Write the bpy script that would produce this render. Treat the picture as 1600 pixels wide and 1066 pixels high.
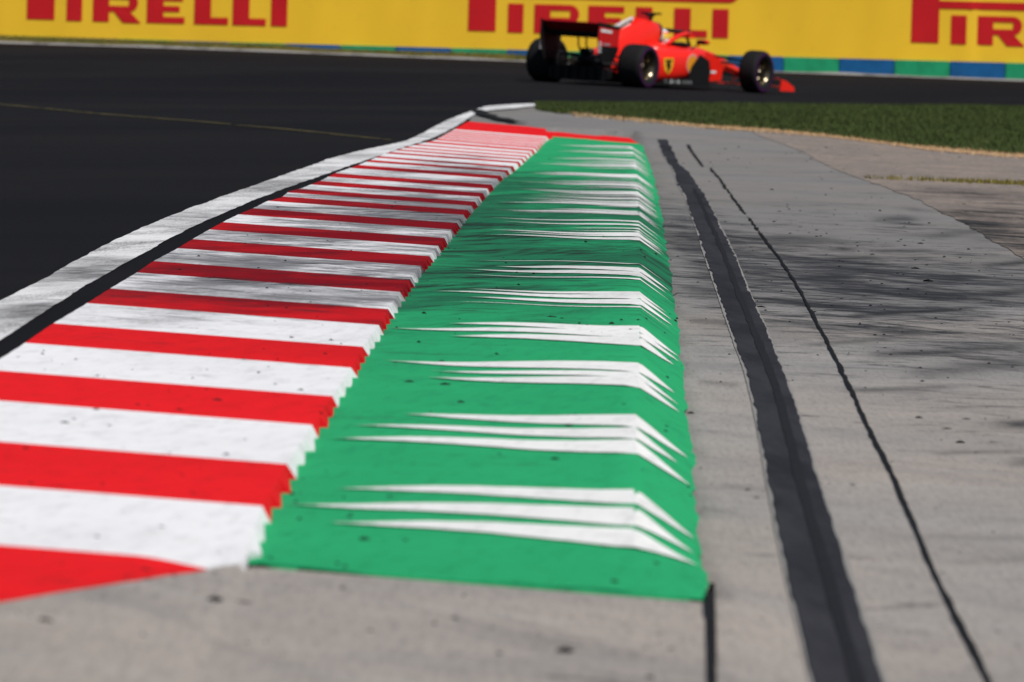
import bpy, bmesh, math, random
import numpy as np
from mathutils import Vector, Matrix
random.seed(7); RNG = np.random.default_rng(7)
SC = bpy.context.scene
for o in list(bpy.data.objects): bpy.data.objects.remove(o)
COL = SC.collection
# ------------------------------------------------------------------ camera
CH = 1.07                 # camera height above the run-off concrete
FPX = 11111.1             # focal length in photo pixels (250 mm on 36 mm, 1600 px)
PITCH = math.atan(482/FPX); ROLL = 0.0265
cam = bpy.data.cameras.new('camera'); camo = bpy.data.objects.new('camera', cam); COL.objects.link(camo)
cam.lens = 250; cam.sensor_width = 36; cam.sensor_fit = 'HORIZONTAL'
cam.clip_start = 0.1; cam.clip_end = 6000
F = Vector((0, math.cos(PITCH), -math.sin(PITCH))); D = Vector((0, -math.sin(PITCH), -math.cos(PITCH))); R = Vector((1, 0, 0))
cx = R*math.cos(ROLL) - D*math.sin(ROLL); cup = -(D*math.cos(ROLL) + R*math.sin(ROLL)); cz = -F
camo.matrix_world = Matrix(((cx.x, cup.x, cz.x, 0), (cx.y, cup.y, cz.y, 0), (cx.z, cup.z, cz.z, CH), (0, 0, 0, 1)))
cam.dof.use_dof = True; cam.dof.focus_distance = 30; cam.dof.aperture_fstop = 10.5
SC.camera = camo
# ------------------------------------------------------------------ light
SUN = Vector((0.36, -0.45, 0.80)).normalized()
el = math.asin(SUN.z); az = math.atan2(SUN.x, SUN.y)
w = bpy.data.worlds.new('World'); SC.world = w; w.use_nodes = True
nt = w.node_tree; nt.nodes.clear()
sky = nt.nodes.new('ShaderNodeTexSky'); sky.sky_type = 'NISHITA'; sky.sun_disc = False
sky.sun_elevation = el; sky.sun_rotation = az
bg = nt.nodes.new('ShaderNodeBackground'); bg.inputs[1].default_value = 0.055
wo = nt.nodes.new('ShaderNodeOutputWorld'); nt.links.new(sky.outputs[0], bg.inputs[0]); nt.links.new(bg.outputs[0], wo.inputs[0])
sl = bpy.data.lights.new('sun', 'SUN'); sl.energy = 4.0; sl.angle = math.radians(0.53); sl.color = (1, .965, .91)
so = bpy.data.objects.new('sun', sl); COL.objects.link(so); so.rotation_euler = SUN.to_track_quat('Z', 'Y').to_euler(); so.location = (20, -20, 40)
SC.view_settings.view_transform = 'Standard'; SC.view_settings.look = 'None'; SC.view_settings.gamma = 1
SC.view_settings.exposure = -0.12
SC.render.engine = 'CYCLES'

# ------------------------------------------------------------------ materials
class N:
    def __init__(s, name):
        s.m = bpy.data.materials.new(name); s.m.use_nodes = True; s.t = s.m.node_tree; s.b = s.t.nodes['Principled BSDF']
        s.b.inputs['Specular IOR Level'].default_value = .2; s.tc = None
    def n(s, ty, **k):
        x = s.t.nodes.new(ty)
        for a, v in k.items(): setattr(x, a, v)
        return x
    def put(s, sock, v):
        if isinstance(v, bpy.types.NodeSocket): s.t.links.new(v, sock)
        elif isinstance(v, (tuple, list)) and sock.type == 'RGBA' and len(v) == 3: sock.default_value = (*v, 1)
        else: sock.default_value = v
    def co(s):
        if not s.tc: s.tc = s.n('ShaderNodeTexCoord').outputs['Object']
        return s.tc
    def noise(s, scale=1, detail=4, rough=.6, sc=(1, 1, 1), rot=0, seed=0, dist=0):
        v = s.co()
        if rot:
            r = s.n('ShaderNodeVectorRotate', rotation_type='Z_AXIS'); s.put(r.inputs['Vector'], v); r.inputs['Angle'].default_value = rot; v = r.outputs[0]
        m = s.n('ShaderNodeMapping'); s.put(m.inputs[0], v); m.inputs['Scale'].default_value = sc; m.inputs['Location'].default_value = (seed*3.7, seed*1.9, seed*.7)
        x = s.n('ShaderNodeTexNoise'); s.put(x.inputs['Vector'], m.outputs[0]); x.inputs['Scale'].default_value = scale
        x.inputs['Detail'].default_value = detail; x.inputs['Roughness'].default_value = rough; x.inputs['Distortion'].default_value = dist
        return x.outputs[0]
    def math(s, op, a, b=0, c=0, clamp=False):
        x = s.n('ShaderNodeMath', operation=op, use_clamp=clamp); s.put(x.inputs[0], a); s.put(x.inputs[1], b)
        if op == 'MULTIPLY_ADD': s.put(x.inputs[2], c)
        return x.outputs[0]
    def step(s, v, a, b, lo=0, hi=1):
        x = s.n('ShaderNodeMapRange', interpolation_type='SMOOTHSTEP'); s.put(x.inputs[0], v)
        for i, q in zip((1, 2, 3, 4), (a, b, lo, hi)): s.put(x.inputs[i], q)
        return x.outputs[0]
    def mix(s, f, a, b, mode='MIX'):
        x = s.n('ShaderNodeMix', data_type='RGBA', blend_type=mode); s.put(x.inputs[0], f); s.put(x.inputs[6], a); s.put(x.inputs[7], b); return x.outputs[2]
    def attr(s, name):
        x = s.n('ShaderNodeAttribute'); x.attribute_name = name; return x.outputs['Fac']
    def col(s, v, rough=None, spec=None, metal=None):
        s.put(s.b.inputs['Base Color'], v)
        if rough is not None: s.put(s.b.inputs['Roughness'], rough)
        if spec is not None: s.b.inputs['Specular IOR Level'].default_value = spec
        if metal is not None: s.b.inputs['Metallic'].default_value = metal
    def bump(s, h, strength=.3, dist=.01):
        x = s.n('ShaderNodeBump'); s.put(x.inputs['Height'], h); x.inputs['Strength'].default_value = strength; x.inputs['Distance'].default_value = dist
        s.put(s.b.inputs['Normal'], x.outputs[0])

def rubber_layer(m, col, amount=1.0, rot=.45, film=None, thr=.66, cov=.12, softamt=.8, scuff=(.9, .115)):
    """tyre rubber: long streaks whose density follows the mesh attribute 'rub'"""
    rub = m.attr('rub')
    bb = m.noise(1, 4, .6, sc=(2.2, .42, 1), rot=rot*.8, seed=41, dist=.6); rub = m.math('MULTIPLY', rub, m.step(bb, .34, .66, .62, 1.12))
    a = m.noise(1, 5, .62, sc=(9, .9, 1), rot=rot, seed=1, dist=.3)
    b = m.noise(1, 4, .6, sc=(26, 1.6, 1), rot=rot-.25, seed=4)
    c = m.noise(1, 5, .65, sc=(2.2, .5, 1), rot=rot+.5, seed=8)
    s = m.math('ADD', m.math('MULTIPLY', a, .45), m.math('MULTIPLY_ADD', b, .25, m.math('MULTIPLY', c, .3)))
    t = m.math('MULTIPLY_ADD', rub, cov, s)
    k = m.step(t, thr, thr+.11, 0, amount)
    br = m.noise(1, 4, .6, sc=(1.5, .33, 1), rot=rot*.6, seed=15, dist=.5)
    g0 = m.noise(1, 5, .8, sc=(70, 9, 1), rot=rot*.3, seed=16)
    soft = m.step(m.math('MULTIPLY_ADD', rub, .24, m.math('MULTIPLY_ADD', br, .8, m.math('MULTIPLY', g0, .25))), .61, .86, 0, softamt)
    col = m.mix(soft, col, (.022, .022, .024))
    sc1 = m.noise(1, 5, .7, sc=(2.6, 4.2, 1), rot=.12, seed=31); sc2 = m.noise(1, 5, .7, sc=(8, 9, 1), rot=-.08, seed=33)
    scf = m.math('MULTIPLY_ADD', rub, scuff[1], m.math('MULTIPLY_ADD', sc1, .6, m.math('MULTIPLY', sc2, .4)))
    col = m.mix(m.step(scf, .565, .73, 0, scuff[0]), col, (.03, .03, .033))
    fine = m.noise(1, 3, .7, sc=(60, 12, 1), rot=rot, seed=2)
    k = m.math('MULTIPLY', k, m.step(fine, .25, .6, .55, 1), clamp=True)
    k = m.math('MAXIMUM', k, m.math('MULTIPLY', m.attr('mark'), m.step(m.math('ADD', g0, b), .70, 1.0, .45, 1)))
    if film is not None: col = m.mix(m.math('MULTIPLY', rub, film[0], clamp=True), col, film[1])
    return m.mix(k, col, (.018, .018, .02))

def paint(name, base, film, worn=.0, rough=.55, rot=.45, thr=.66, fadecol=None):
    m = N(name)
    big = m.noise(1.3, 3, .6, seed=5)
    c = m.mix(m.step(big, .3, .75, 0, .30), base, tuple(x*.72 for x in base))
    sp = m.noise(1, 6, .75, sc=(30, 4, 1), rot=rot*.3, seed=9)
    c = m.mix(m.step(sp, .46, .72, 0, .42), c, tuple(x*.5 for x in base))
    if worn:
        wn = m.noise(1, 8, .85, sc=(110, 13, 1), seed=3); wb = m.noise(1, 5, .65, sc=(3.5, .55, 1), rot=.2, seed=6)
        t = m.math('ADD', m.math('MULTIPLY', wn, .55), m.math('MULTIPLY', wb, .6))
        c = m.mix(m.step(t, .575-worn*.1, .80-worn*.1, 0, .85), c, (.035, .035, .038))
    if fadecol:
        fn = m.noise(1, 6, .8, sc=(45, 10, 1), seed=21); f2 = m.noise(1, 4, .7, sc=(6, 2, 1), seed=22)
        tt_ = m.math('ADD', m.attr('fade'), m.math('MULTIPLY_ADD', fn, .75, m.math('MULTIPLY_ADD', f2, .5, -.62)))
        c = m.mix(m.step(tt_, .42, .95), c, fadecol)
    c = rubber_layer(m, c, .93, rot, film, thr) if not fadecol else rubber_layer(m, c, .6, rot, film, thr, .06, .3, (.6, .03))
    m.col(c, rough+.2, .03)
    m.bump(m.noise(1, 4, .7, sc=(90, 30, 1), seed=11), .25, .004)
    return m.m
M = {}
M['red'] = paint('red_paint', (.80, .014, .018), (.85, (.19, .003, .008)))
M['white'] = paint('white_paint', (.84, .84, .86), (.20, (.5, .5, .54)))
M['green'] = paint('green_paint', (.026, .375, .148), (.5, (.012, .19, .09)), thr=.62)
M['white_thin'] = paint('ghost_white_paint', (.84, .84, .83), (.08, (.5, .55, .52)), thr=.70, fadecol=(.026, .375, .148))
M['line'] = paint('line_paint', (.80, .80, .81), (.4, (.25, .25, .26)), worn=.55)
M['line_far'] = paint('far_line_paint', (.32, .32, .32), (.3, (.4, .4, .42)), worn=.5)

MARKS = []
def m_concrete():
    m = N('concrete')
    a = m.noise(.22, 3, .5, seed=2); b = m.noise(1, 5, .65, sc=(1.6, .8, 1), rot=.3, seed=4)
    c = m.mix(m.step(a, .38, .62), (.345, .327, .312), (.385, .338, .300))
    c = m.mix(m.step(b, .35, .72, 0, .45), c, (.22, .215, .215))
    v = m.noise(1, 8, .85, sc=(90, 6, 1), seed=6)
    c = m.mix(m.step(v, .44, .66, 0, .50), c, (.14, .135, .135))
    st = m.noise(1, 4, .6, sc=(3.5, .5, 1), rot=-.42, seed=12); c = m.mix(m.step(st, .5, .7, 0, .35), c, (.17, .165, .165))
    st2 = m.noise(1, 4, .6, sc=(1.2, 5, 1), rot=.1, seed=14); c = m.mix(m.step(st2, .5, .68, 0, .22), c, (.40, .385, .37))
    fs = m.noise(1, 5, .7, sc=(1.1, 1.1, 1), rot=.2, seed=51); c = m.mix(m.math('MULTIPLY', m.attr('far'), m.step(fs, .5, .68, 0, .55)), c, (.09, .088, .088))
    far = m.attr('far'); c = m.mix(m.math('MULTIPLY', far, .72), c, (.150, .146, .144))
    c = rubber_layer(m, c, .9, -.42, (.10, (.12, .12, .13)), .60, .10, .28, (.95, .125))
    m.col(c, .8, .15); m.bump(m.noise(1, 4, .7, sc=(60, 60, 1), seed=7), .3, .004); return m.m
M['concrete'] = m_concrete()
def m_old():
    m = N('old_asphalt')
    a = m.noise(1, 5, .7, sc=(2.2, .5, 1), rot=-.3, seed=3); v = m.noise(1, 3, .8, sc=(22, 9, 1), seed=5)
    c = m.mix(m.step(a, .35, .65), (.315, .255, .215), (.24, .205, .185))
    c = m.mix(m.step(v, .44, .64, 0, .55), c, (.08, .075, .07))
    c = rubber_layer(m, c, 1.0, -.55, (.10, (.06, .055, .055)), .59, .12, .25, (.95, .13))
    m.col(c, .85, .1); m.bump(v, .5, .01); return m.m
M['old'] = m_old()
def m_asphalt():
    m = N('asphalt')
    a = m.noise(1, 4, .6, sc=(.35, .06, 1), rot=.5, seed=1); v = m.noise(1, 4, .8, sc=(50, 50, 1), seed=3)
    c = m.mix(m.step(a, .35, .7), (.0105, .0105, .0125), (.0155, .0150, .0165))
    c = m.mix(m.step(v, .58, .8, 0, .5), c, (.035, .034, .034))
    m.col(c, .95, .03); m.bump(v, .3, .004); return m.m
M['asphalt'] = m_asphalt()
def m_patch():
    m = N('patch_asphalt')
    a = m.noise(1, 5, .7, sc=(5, .5, 1), rot=-.06, seed=1); v = m.noise(1, 5, .8, sc=(45, 12, 1), seed=3)
    c = m.mix(m.step(a, .35, .68), (.040, .040, .046), (.022, .022, .027))
    c = m.mix(m.step(v, .55, .8, 0, .5), c, (.09, .09, .095))
    m.col(c, .9, .06); m.bump(v, .4, .006); return m.m
M['patch'] = m_patch()
def simple(name, base, rough=.6, spec=.2, metal=0, var=.25, sc=8, coat=0):
    m = N(name); v = m.noise(sc, 4, .6, seed=2)
    m.col(m.mix(m.step(v, .35, .7, 0, var), base, tuple(x*.55 for x in base)), rough, spec, metal)
    if coat: m.b.inputs['Coat Weight'].default_value = coat; m.b.inputs['Coat Roughness'].default_value = .08
    return m.m
M['seam'] = simple('bitumen_seam', (.014, .013, .013), .8, .1)
M['rim_dust'] = simple('pale_patch_rim', (.27, .26, .25), .9, .1, sc=30)
M['debris'] = simple('rubber_bits', (.012, .012, .013), .9, .1)
M['debris_red'] = simple('orange_bits', (.75, .12, .05), .8, .1)
M['soil'] = simple('soil', (.09, .085, .04), .95, .05, sc=2)
M['yline'] = simple('faded_yellow_paint', (.10, .082, .035), .8, .1, var=.8, sc=6)
M['dirt'] = simple('straw_dirt', (.50, .33, .20), .95, .05, sc=14)
def m_grass(name, a, b, c3):
    m = N(name); x = m.attr('tint'); v = m.noise(.8, 4, .6, seed=3)
    c = m.mix(m.step(x, 0, 1), a, b); c = m.mix(m.step(v, .4, .7, 0, .55), c, c3)
    m.col(c, .85, .08); return m.m
M['grass'] = m_grass('grass', (.052, .074, .022), (.085, .110, .036), (.042, .062, .022))
M['drygrass'] = m_grass('dry_grass', (.15, .135, .035), (.24, .19, .05), (.10, .12, .03))
M['straw'] = m_grass('straw', (.50, .34, .18), (.62, .42, .25), (.35, .25, .12))
# car
M['car_red'] = simple('car_red', (.93, .020, .010), .4, .3, var=.06, coat=.2)
M['car_shaded_red'] = simple('wing_shaded_red', (.30, .006, .010), .45, .3, var=.1)  # red flap darkened: shade on its rear face put into the colour
M['car_mid_red'] = simple('wing_red', (.55, .008, .010), .45, .3, var=.1)
M['carbon'] = simple('carbon', (.008, .008, .009), .55, .2)
M['tyre'] = simple('tyre_rubber', (.011, .011, .012), .75, .18, sc=20)
M['purple'] = simple('purple_sidewall', (.055, .010, .065), .7, .15)
M['rim'] = simple('rim_metal', (.20, .16, .11), .25, .5, metal=.9)
M['hub'] = simple('hub_dark', (.03, .028, .026), .4, .4, metal=.5)
M['w'] = simple('white_marking', (.80, .80, .80), .5, .2, var=.1)
M['grey'] = simple('grey_marking', (.30, .31, .32), .5, .2, var=.1)
M['dgreen'] = simple('green_marking', (.05, .12, .08), .5, .2, var=.1)
M['yel'] = simple('yellow_emblem', (.85, .45, .02), .5, .2, var=.1)
M['ring'] = simple('pale_ring', (.75, .35, .33), .5, .2, var=.1)
M['orange'] = simple('orange_emblem', (.85, .30, .02), .5, .2, var=.1)
M['visor'] = simple('visor', (.02, .015, .01), .1, .6)
M['suit'] = simple('race_suit', (.6, .02, .02), .8, .1)
# barrier
def m_banner():
    m = N('yellow_banner'); a = m.noise(1, 3, .5, sc=(.5, 1, .25), seed=4); b = m.noise(1, 5, .7, sc=(3, 3, 3), seed=6)
    c = m.mix(m.step(a, .35, .65, 0, .3), (.95, .58, .035), (.82, .49, .032))
    c = m.mix(m.step(b, .55, .8, 0, .15), c, (.35, .22, .04)); m.col(c, .6, .15); return m.m
M['banner'] = m_banner()
M['letter'] = simple('red_lettering', (.60, .014, .020), .6, .15, var=.12, sc=3)
M['bblue'] = simple('blue_block', (.012, .115, .33), .6, .15, var=.5, sc=3)
M['bgreen'] = simple('green_block', (.020, .34, .165), .6, .15, var=.5, sc=3)

# ------------------------------------------------------------------ terrain profile and photo rays
cr, sr = math.cos(ROLL), math.sin(ROLL); cp, sp_ = math.cos(PITCH), math.sin(PITCH)
def ray(px, py):
    u, v = px-800, py-533
    u2 = u*cr + v*sr; v2 = -u*sr + v*cr
    dy = F.y*FPX + D.y*v2; dz = F.z*FPX + D.z*v2
    return u2/dy, -dz/dy            # lateral per metre of depth, fall per metre of depth
def sm(t): t = np.clip(t, 0, 1); return t*t*(3-2*t)
DT = np.array([-50, 60, 75, 85, 92, 100, 108, 114, 122, 131, 140, 300, 3000.]);
ZT = np.array([.165, .165, .165, .165, .17, .20, .255, .30, .36, .436, .45, .5, .5])
ZB = np.array([0, 0, 0, .02, .06, .14, .23, .29, .36, .436, .45, .5, .5])
_dd = np.arange(-50, 400, .5)
def _smooth(Z):
    z = np.interp(_dd, DT, Z); k = np.hanning(15); k /= k.sum()
    zp = np.pad(z, 7, mode='edge'); return np.convolve(zp, k, 'valid')
_ZT, _ZB = _smooth(ZT), _smooth(ZB)
def lateral(x, d):
    a = np.interp(x, [-9.5,-6.9,-4.3,-2.5,-.14,2.2,3.4,5.8,9.3], [.1955,.1895,.1645,.1415,.1155,.0655,.0505,.0295,-.0055])*sm((d-112)/14.)
    b = .13*np.tanh(-(x-2.5)/3.)*np.exp(-((d-110)/7.)**2)
    return a+b
def Zt(x, d): return np.interp(d, _dd, _ZT) + lateral(x, d)
def Zb0(x, d): return np.interp(d, _dd, _ZB) + lateral(x, d)
def hit(px, py, Zf):
    a, t = ray(px, py)
    lo, hi = 1.0, 160.0
    for _ in range(45):
        d = (lo+hi)/2
        if CH - t*d - Zf(a*d, d) > 0: lo = d
        else: hi = d
    return a*d, d
def const(z): return lambda x, d: z
def trace(pts, Zf): return np.array([hit(p[0], p[1], Zf) for p in pts])
def curve(pts, Zf):           # lateral position as a function of depth
    q = trace(pts, Zf); q = q[np.argsort(q[:, 1])]
    s0 = (q[1, 0]-q[0, 0])/(q[1, 1]-q[0, 1])
    x0, d0 = q[0]; q = np.vstack([[x0-s0*10, d0-10], q])
    return (lambda d: np.interp(d, q[:, 1], q[:, 0])), q
# edges traced from the photograph, each on its own real surface height
HL, HB, HG = .175, .130, .100
XL, qL = curve([(30,542),(79,508),(131,477),(172,451),(212,427),(240,408),(276,389),(302,373),(330,357),(354,344),(375,334),(401,323),(416,315),(439,309),(452,299),(472,294),(502,282),(525,270),(555,260),(600,241),(642,228),(680,219),(710,202),(732,190)], const(HL))
XB, qB = curve([(378,880),(410,790),(445,730),(487,665),(516,624),(546,579),(566,543),(592,508),(606,484),(626,455),(650,424),(680,390),(712,350),(752,304),(785,272),(812,252),(835,232),(855,212)], const(HB))
def curve_q(q):
    q = q[np.argsort(q[:, 1])]; s0 = (q[1, 0]-q[0, 0])/(q[1, 1]-q[0, 1]); x0, d0 = q[0]; q = np.vstack([[x0-s0*10, d0-10], q])
    return (lambda d: np.interp(d, q[:, 1], q[:, 0])), q
XR, qR = curve_q(np.vstack([[hit(1112,937,const(.045))], trace([(1099,862),(1085,740),(1074,620),(1062,520),(1050,440),(1035,340),(1022,275),(1012,248)], const(0.0)), [hit(1001,222,const(.05))]]))
# straight extension at the near end of the left edge
sL = (qL[5, 0]-qL[1, 0])/(qL[5, 1]-qL[1, 1])
_XL = XL
def XL(d): d = np.asarray(d, float); return np.where(d < qL[1, 1], qL[1, 0] + (d-qL[1, 1])*sL, _XL(d))
DRn = trace([(-300,975),(-150,958),(0,937),(90,922),(160,912),(215,903),(260,891),(300,884),(350,880),(379,880)], lambda x, d: np.interp(x, [-1.2, -.55, -.476], [HL, .136, .112]))
DGn = trace([(378,880),(1112,937),(1300,950)], lambda x, d: np.interp(x, [-.48, .36], [HG, .045]))
XBN = DRn[-1, 0]+.002
def DNr(x): return np.interp(x, DRn[:, 0], DRn[:, 1])
def DNg(x): return np.interp(x, DGn[:, 0], DGn[:, 1])
def DN(x): return np.where(np.asarray(x) < XBN, DNr(x), DNg(x))
DNp = DRn
DFp = np.array([hit(732,190,const(HL)), hit(860,202,const(.12)), hit(1000,215,const(.05))])
def DF(x): return np.interp(x, DFp[:, 0], DFp[:, 1])
DRp = np.array([hit(729,200,const(HL)), hit(857,213,const(HB)), hit(862,213,const(HG)), hit(1003,224,const(.05))])   # start of the red end band
def DRED(x): return np.interp(x, DRp[:, 0], DRp[:, 1])
CW = .145
def gz(x, d):                      # green half: flat, a crest, then a slope; both ends flatten out
    xb, xr = XB(d), XR(d); xc = xr-CW
    crest = HG*(1-np.clip((x-xc)/CW, 0, 1)); flat = HG-.055*np.clip((x-xb)/(xr-xb), 0, 1.2)
    f = sm((d-12.9)/2.0)*(1-sm((d-61)/6.))
    return flat+(crest-flat)*f
def kz(x, d):                      # kerb top
    xl, xb = XL(d), XB(d); t = np.clip((x-xl)/(xb-xl), 0, 1)
    return np.where(x <= xb, rz(t, d), gz(x, d))
def rz(t, d): return HL+(HB-HL)*t - .018*(1-sm((d-12.8)/.8))*sm((t-.78)/.22)
def kramp(x, d): return 1.0 + 0*np.asarray(d)
# track right-hand edge beyond the kerb
XE2, qE2 = curve([(738,176),(760,169),(800,166),(850,163.5),(1000,163),(1200,164),(1400,166),(1600,168),(1900,172)], Zt)
dk = qL[-1, 1]
def XT(d):
    d = np.asarray(d, float)
    a = XL(np.minimum(d, dk)) - .0
    b = XE2(np.maximum(d, qE2[1, 1]))
    t = np.clip((d-dk)/(qE2[1, 1]-dk), 0, 1)
    r = np.where(d < dk, a, np.where(d > qE2[1, 1], b, a*(1-t)+b*t))
    return np.where(d >= qE2[-1, 1], 60., r)
def Zb(x, d):                       # run-off: climbs to meet the track edge behind the kerb
    z0, zt = Zb0(x, d), Zt(x, d)
    wgt = sm((d-64)/8.) * sm((XT(d)+6.5-x)/6.5)
    z = z0 + (zt-z0)*wgt*.97 - .006*sm((d-60)/8)
    dn = DN(x); dq = np.minimum(np.maximum(d, 9.), dn); edge = XR(dq)
    pad = np.where(x < edge, np.where(x > XBN, gz(x, dq), kz(np.minimum(x, XB(dq)), dq)), .045*(1-sm((x-edge)/.22)))
    return np.where(d < dn+.14, np.where(x < edge+.22, pad, z), np.where((x >= XR(d)) & (d < 15), z+.045*(1-sm((x-XR(d))/.22))*(1-sm((d-dn)/1.6)), z))
print('kerb d', qL[-1], qB[-1], qR[-1], DNp[0], DNp[-1], 'track edge', qE2[1], qE2[-1])

# ------------------------------------------------------------------ object helpers
def tag(o, label=None, cat=None, group=None, kind=None):
    for k, v in (('label', label), ('category', cat), ('group', group), ('kind', kind)):
        if v: o[k] = v
    return o
def mesh_obj(name, verts, faces, mats, parent=None, smooth=False, midx=None, attrs=None):
    me = bpy.data.meshes.new(name); me.from_pydata([tuple(map(float, v)) for v in verts], [], faces)
    for m in (mats if isinstance(mats, (list, tuple)) else [mats]): me.materials.append(m)
    if midx is not None: me.polygons.foreach_set('material_index', np.asarray(midx, dtype=np.int32))
    if smooth: me.polygons.foreach_set('use_smooth', [True]*len(me.polygons))
    for k, v in (attrs or {}).items():
        a = me.attributes.new(k, 'FLOAT', 'POINT'); a.data.foreach_set('value', np.asarray(v, dtype=np.float32))
    me.update()
    o = bpy.data.objects.new(name, me); COL.objects.link(o)
    if parent: o.parent = parent
    return o
def empty(name, loc=(0, 0, 0)):
    o = bpy.data.objects.new(name, None); COL.objects.link(o); o.location = loc; o.empty_display_size = .2; return o
def child(o): o.matrix_parent_inverse = Matrix.Translation(-o.parent.location); return o
def gridfaces(nr, nc, off=0):
    return [(off+r*nc+c, off+r*nc+c+1, off+(r+1)*nc+c+1, off+(r+1)*nc+c) for r in range(nr-1) for c in range(nc-1)]
def area_ok(V, f, eps=1e-7):
    a = V[f[0]]; b = V[f[1]]; c = V[f[2]]; d = V[f[3]]
    return np.linalg.norm(np.cross(c-a, d-b)) > eps
# rubber density blobs: (px, py, rx, ry, amount) -> world gaussians
def blobs(lst, Zf):
    out = []
    for px, py, rx, ry, a in lst:
        x, d = hit(px, py, Zf); x2, _ = hit(px+rx, py, Zf); _, d2 = hit(px, py-ry, Zf); _, d3 = hit(px, py+ry, Zf)
        out.append((x, d, abs(x2-x), max(d2-d, .3), max(d-d3, .3), a))
    return out
def rubval(B, x, d):
    s = np.zeros(np.broadcast(x, d).shape)
    for bx, bd, sx, sf, sn, a in B:
        sd = np.where(d > bd, sf, sn); s = s + a*np.exp(-.5*(((x-bx)/sx)**2 + ((d-bd)/sd)**2))
    return s/(1+.25*s*s)**.5
def markval(lst, Zf, X, Dd):
    out = np.zeros(X.shape)
    for pts, wpx, amt in lst:
        q = trace(pts, Zf); x0, d0 = q[len(q)//2]; _, d1 = hit(pts[len(q)//2][0], pts[len(q)//2][1]-max(4, wpx*1.2)/2, Zf); sd = abs(d1-d0)
        o = np.argsort(q[:, 0]); qx, qd = q[o, 0], q[o, 1]
        c = np.interp(X, qx, qd); L = qx[-1]-qx[0]
        e = sm((X-qx[0])/(.2*L))*sm((qx[-1]-X)/(.2*L))
        out = np.maximum(out, amt*e*np.exp(-.5*((Dd-c)/sd)**2))
    return out
CM = [([(1300,497),(1370,491),(1450,486),(1530,484)],3,1.),([(1290,390),(1345,388)],4,.9),([(1345,393),(1470,391)],2,.6),([(1370,344),(1440,340)],5,.7),([(1530,416),(1580,412),(1640,406)],4,.9),([(1455,468),(1540,464)],5,.6),([(1490,468),(1560,459),(1640,450)],7,.7),([(1240,434),(1350,432)],3,.8),([(1370,522),(1440,520),(1520,516)],3,.6),([(1235,543),(1320,535),(1410,527)],3,.6),([(1330,558),(1450,551),(1640,537)],7,.7),([(1540,668),(1590,664),(1660,662)],8,.9),([(1300,612),(1450,606),(1520,600)],4,.6),([(1440,708),(1640,705)],3,.5),([(1560,724),(1640,722)],8,.7),([(1400,585),(1500,578),(1640,560)],10,.6),([(1250,410),(1330,404),(1400,402)],4,.7),([(1150,475),(1260,468)],5,.5),([(1420,372),(1520,362),(1620,355)],5,.5),([(1400,325),(1460,330)],4,.5),([(1080,595),(1165,603)],5,.4),([(1060,450),(1130,458)],8,.6),([(1065,500),(1150,506)],6,.5),([(1340,840),(1700,842)],6,.25),([(1200,372),(1310,376)],8,.5),([(1460,880),(1700,870)],5,.2),([(1120,760),(1200,764)],4,.25)]
KB = blobs([(480,400,260,70,.85),(610,340,200,60,.75),(420,470,150,26,.5),(820,400,170,45,.9),(800,340,150,40,.6),(1010,345,35,55,.9),(700,450,150,30,.5),(900,300,150,30,.45),(380,440,150,30,.5),(720,275,120,25,.5),(620,530,90,18,.3)], const(.12))
CB = blobs([(1260,420,110,40,1.0),(1400,440,120,28,.85),(1480,440,100,22,.9),(1340,360,160,40,.45),(1560,400,80,40,.5),(1170,400,60,60,.7),(1100,420,35,70,.9),(1080,350,30,40,.5),(1480,500,200,50,.6),(1600,560,140,60,.75),(1540,640,160,40,.35),(1090,520,30,80,.4),(1560,290,110,14,.7),(1300,470,100,40,.6),(1620,730,60,30,.5)], const(0.))
OB = blobs([(1560,340,90,14,1.1),(1600,385,60,26,1.5),(1540,358,40,10,.7),(1450,300,90,7,.8),(1590,312,60,8,.8)], const(0.))

# ------------------------------------------------------------------ ground, runoff, track
rows = np.concatenate([np.arange(-30, 8, 4.), np.arange(8, 64, .5), np.arange(64, 145, .5), [150, 170, 200, 260, 300, 500, 1000, 3000]])
def zfar(Z): return lambda x, d: Z(x, np.minimum(d, 300))
cols = np.concatenate([[-1500, -400, -100, -50, -30], np.linspace(-20, 24, 60), [35, 60, 120, 400, 1500]])
Dg, Xg = np.meshgrid(rows, cols, indexing='ij')
V = np.stack([Xg, Dg, zfar(Zb0)(Xg, Dg)-.05], -1).reshape(-1, 3)
tag(mesh_obj('ground', V, gridfaces(len(rows), len(cols)), M['soil'], smooth=True), 'bare grassy soil under and beyond the circuit', None, None, 'structure')
# run-off concrete
GE = trace([(838,172),(848,174),(870,177),(912,180),(960,185),(1000,188),(1100,198),(1200,204),(1290,212.5),(1430,230),(1600,244),(1800,262)], Zb)
def DG(x): return np.interp(x, GE[:, 0], GE[:, 1])      # far limit: the grass
print('grass edge', GE)
rows = np.concatenate([np.arange(-6, 8, 2.), np.arange(8, 14, .06), np.arange(14, 40, .1), np.arange(40, 96, .35)])
cols = np.concatenate([np.arange(-30, -3, 1.5), np.linspace(-3, -1.3, 28)[:-1], np.linspace(-1.3, -.4, 60), np.linspace(-.38, 1, 36)[1:], np.linspace(1.08, 15, 160), np.arange(16, 42, 2.)])
Dg, Xg = np.meshgrid(rows, cols, indexing='ij')
dlim = np.where(Xg < GE[0, 0], 90., DG(Xg))
dlim = np.where(Xg < GE[0, 0], 92, dlim+.25*np.sin(Xg*9)+.2*np.sin(Xg*23))
Dc = np.minimum(Dg, dlim)
zz = Zb(Xg, Dc)
under = (Xg < XT(Dc)-.15) & (Dc > 12.9)
zz = np.where(under, np.minimum(zz, Zt(Xg, Dc)-.03), zz)
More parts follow.
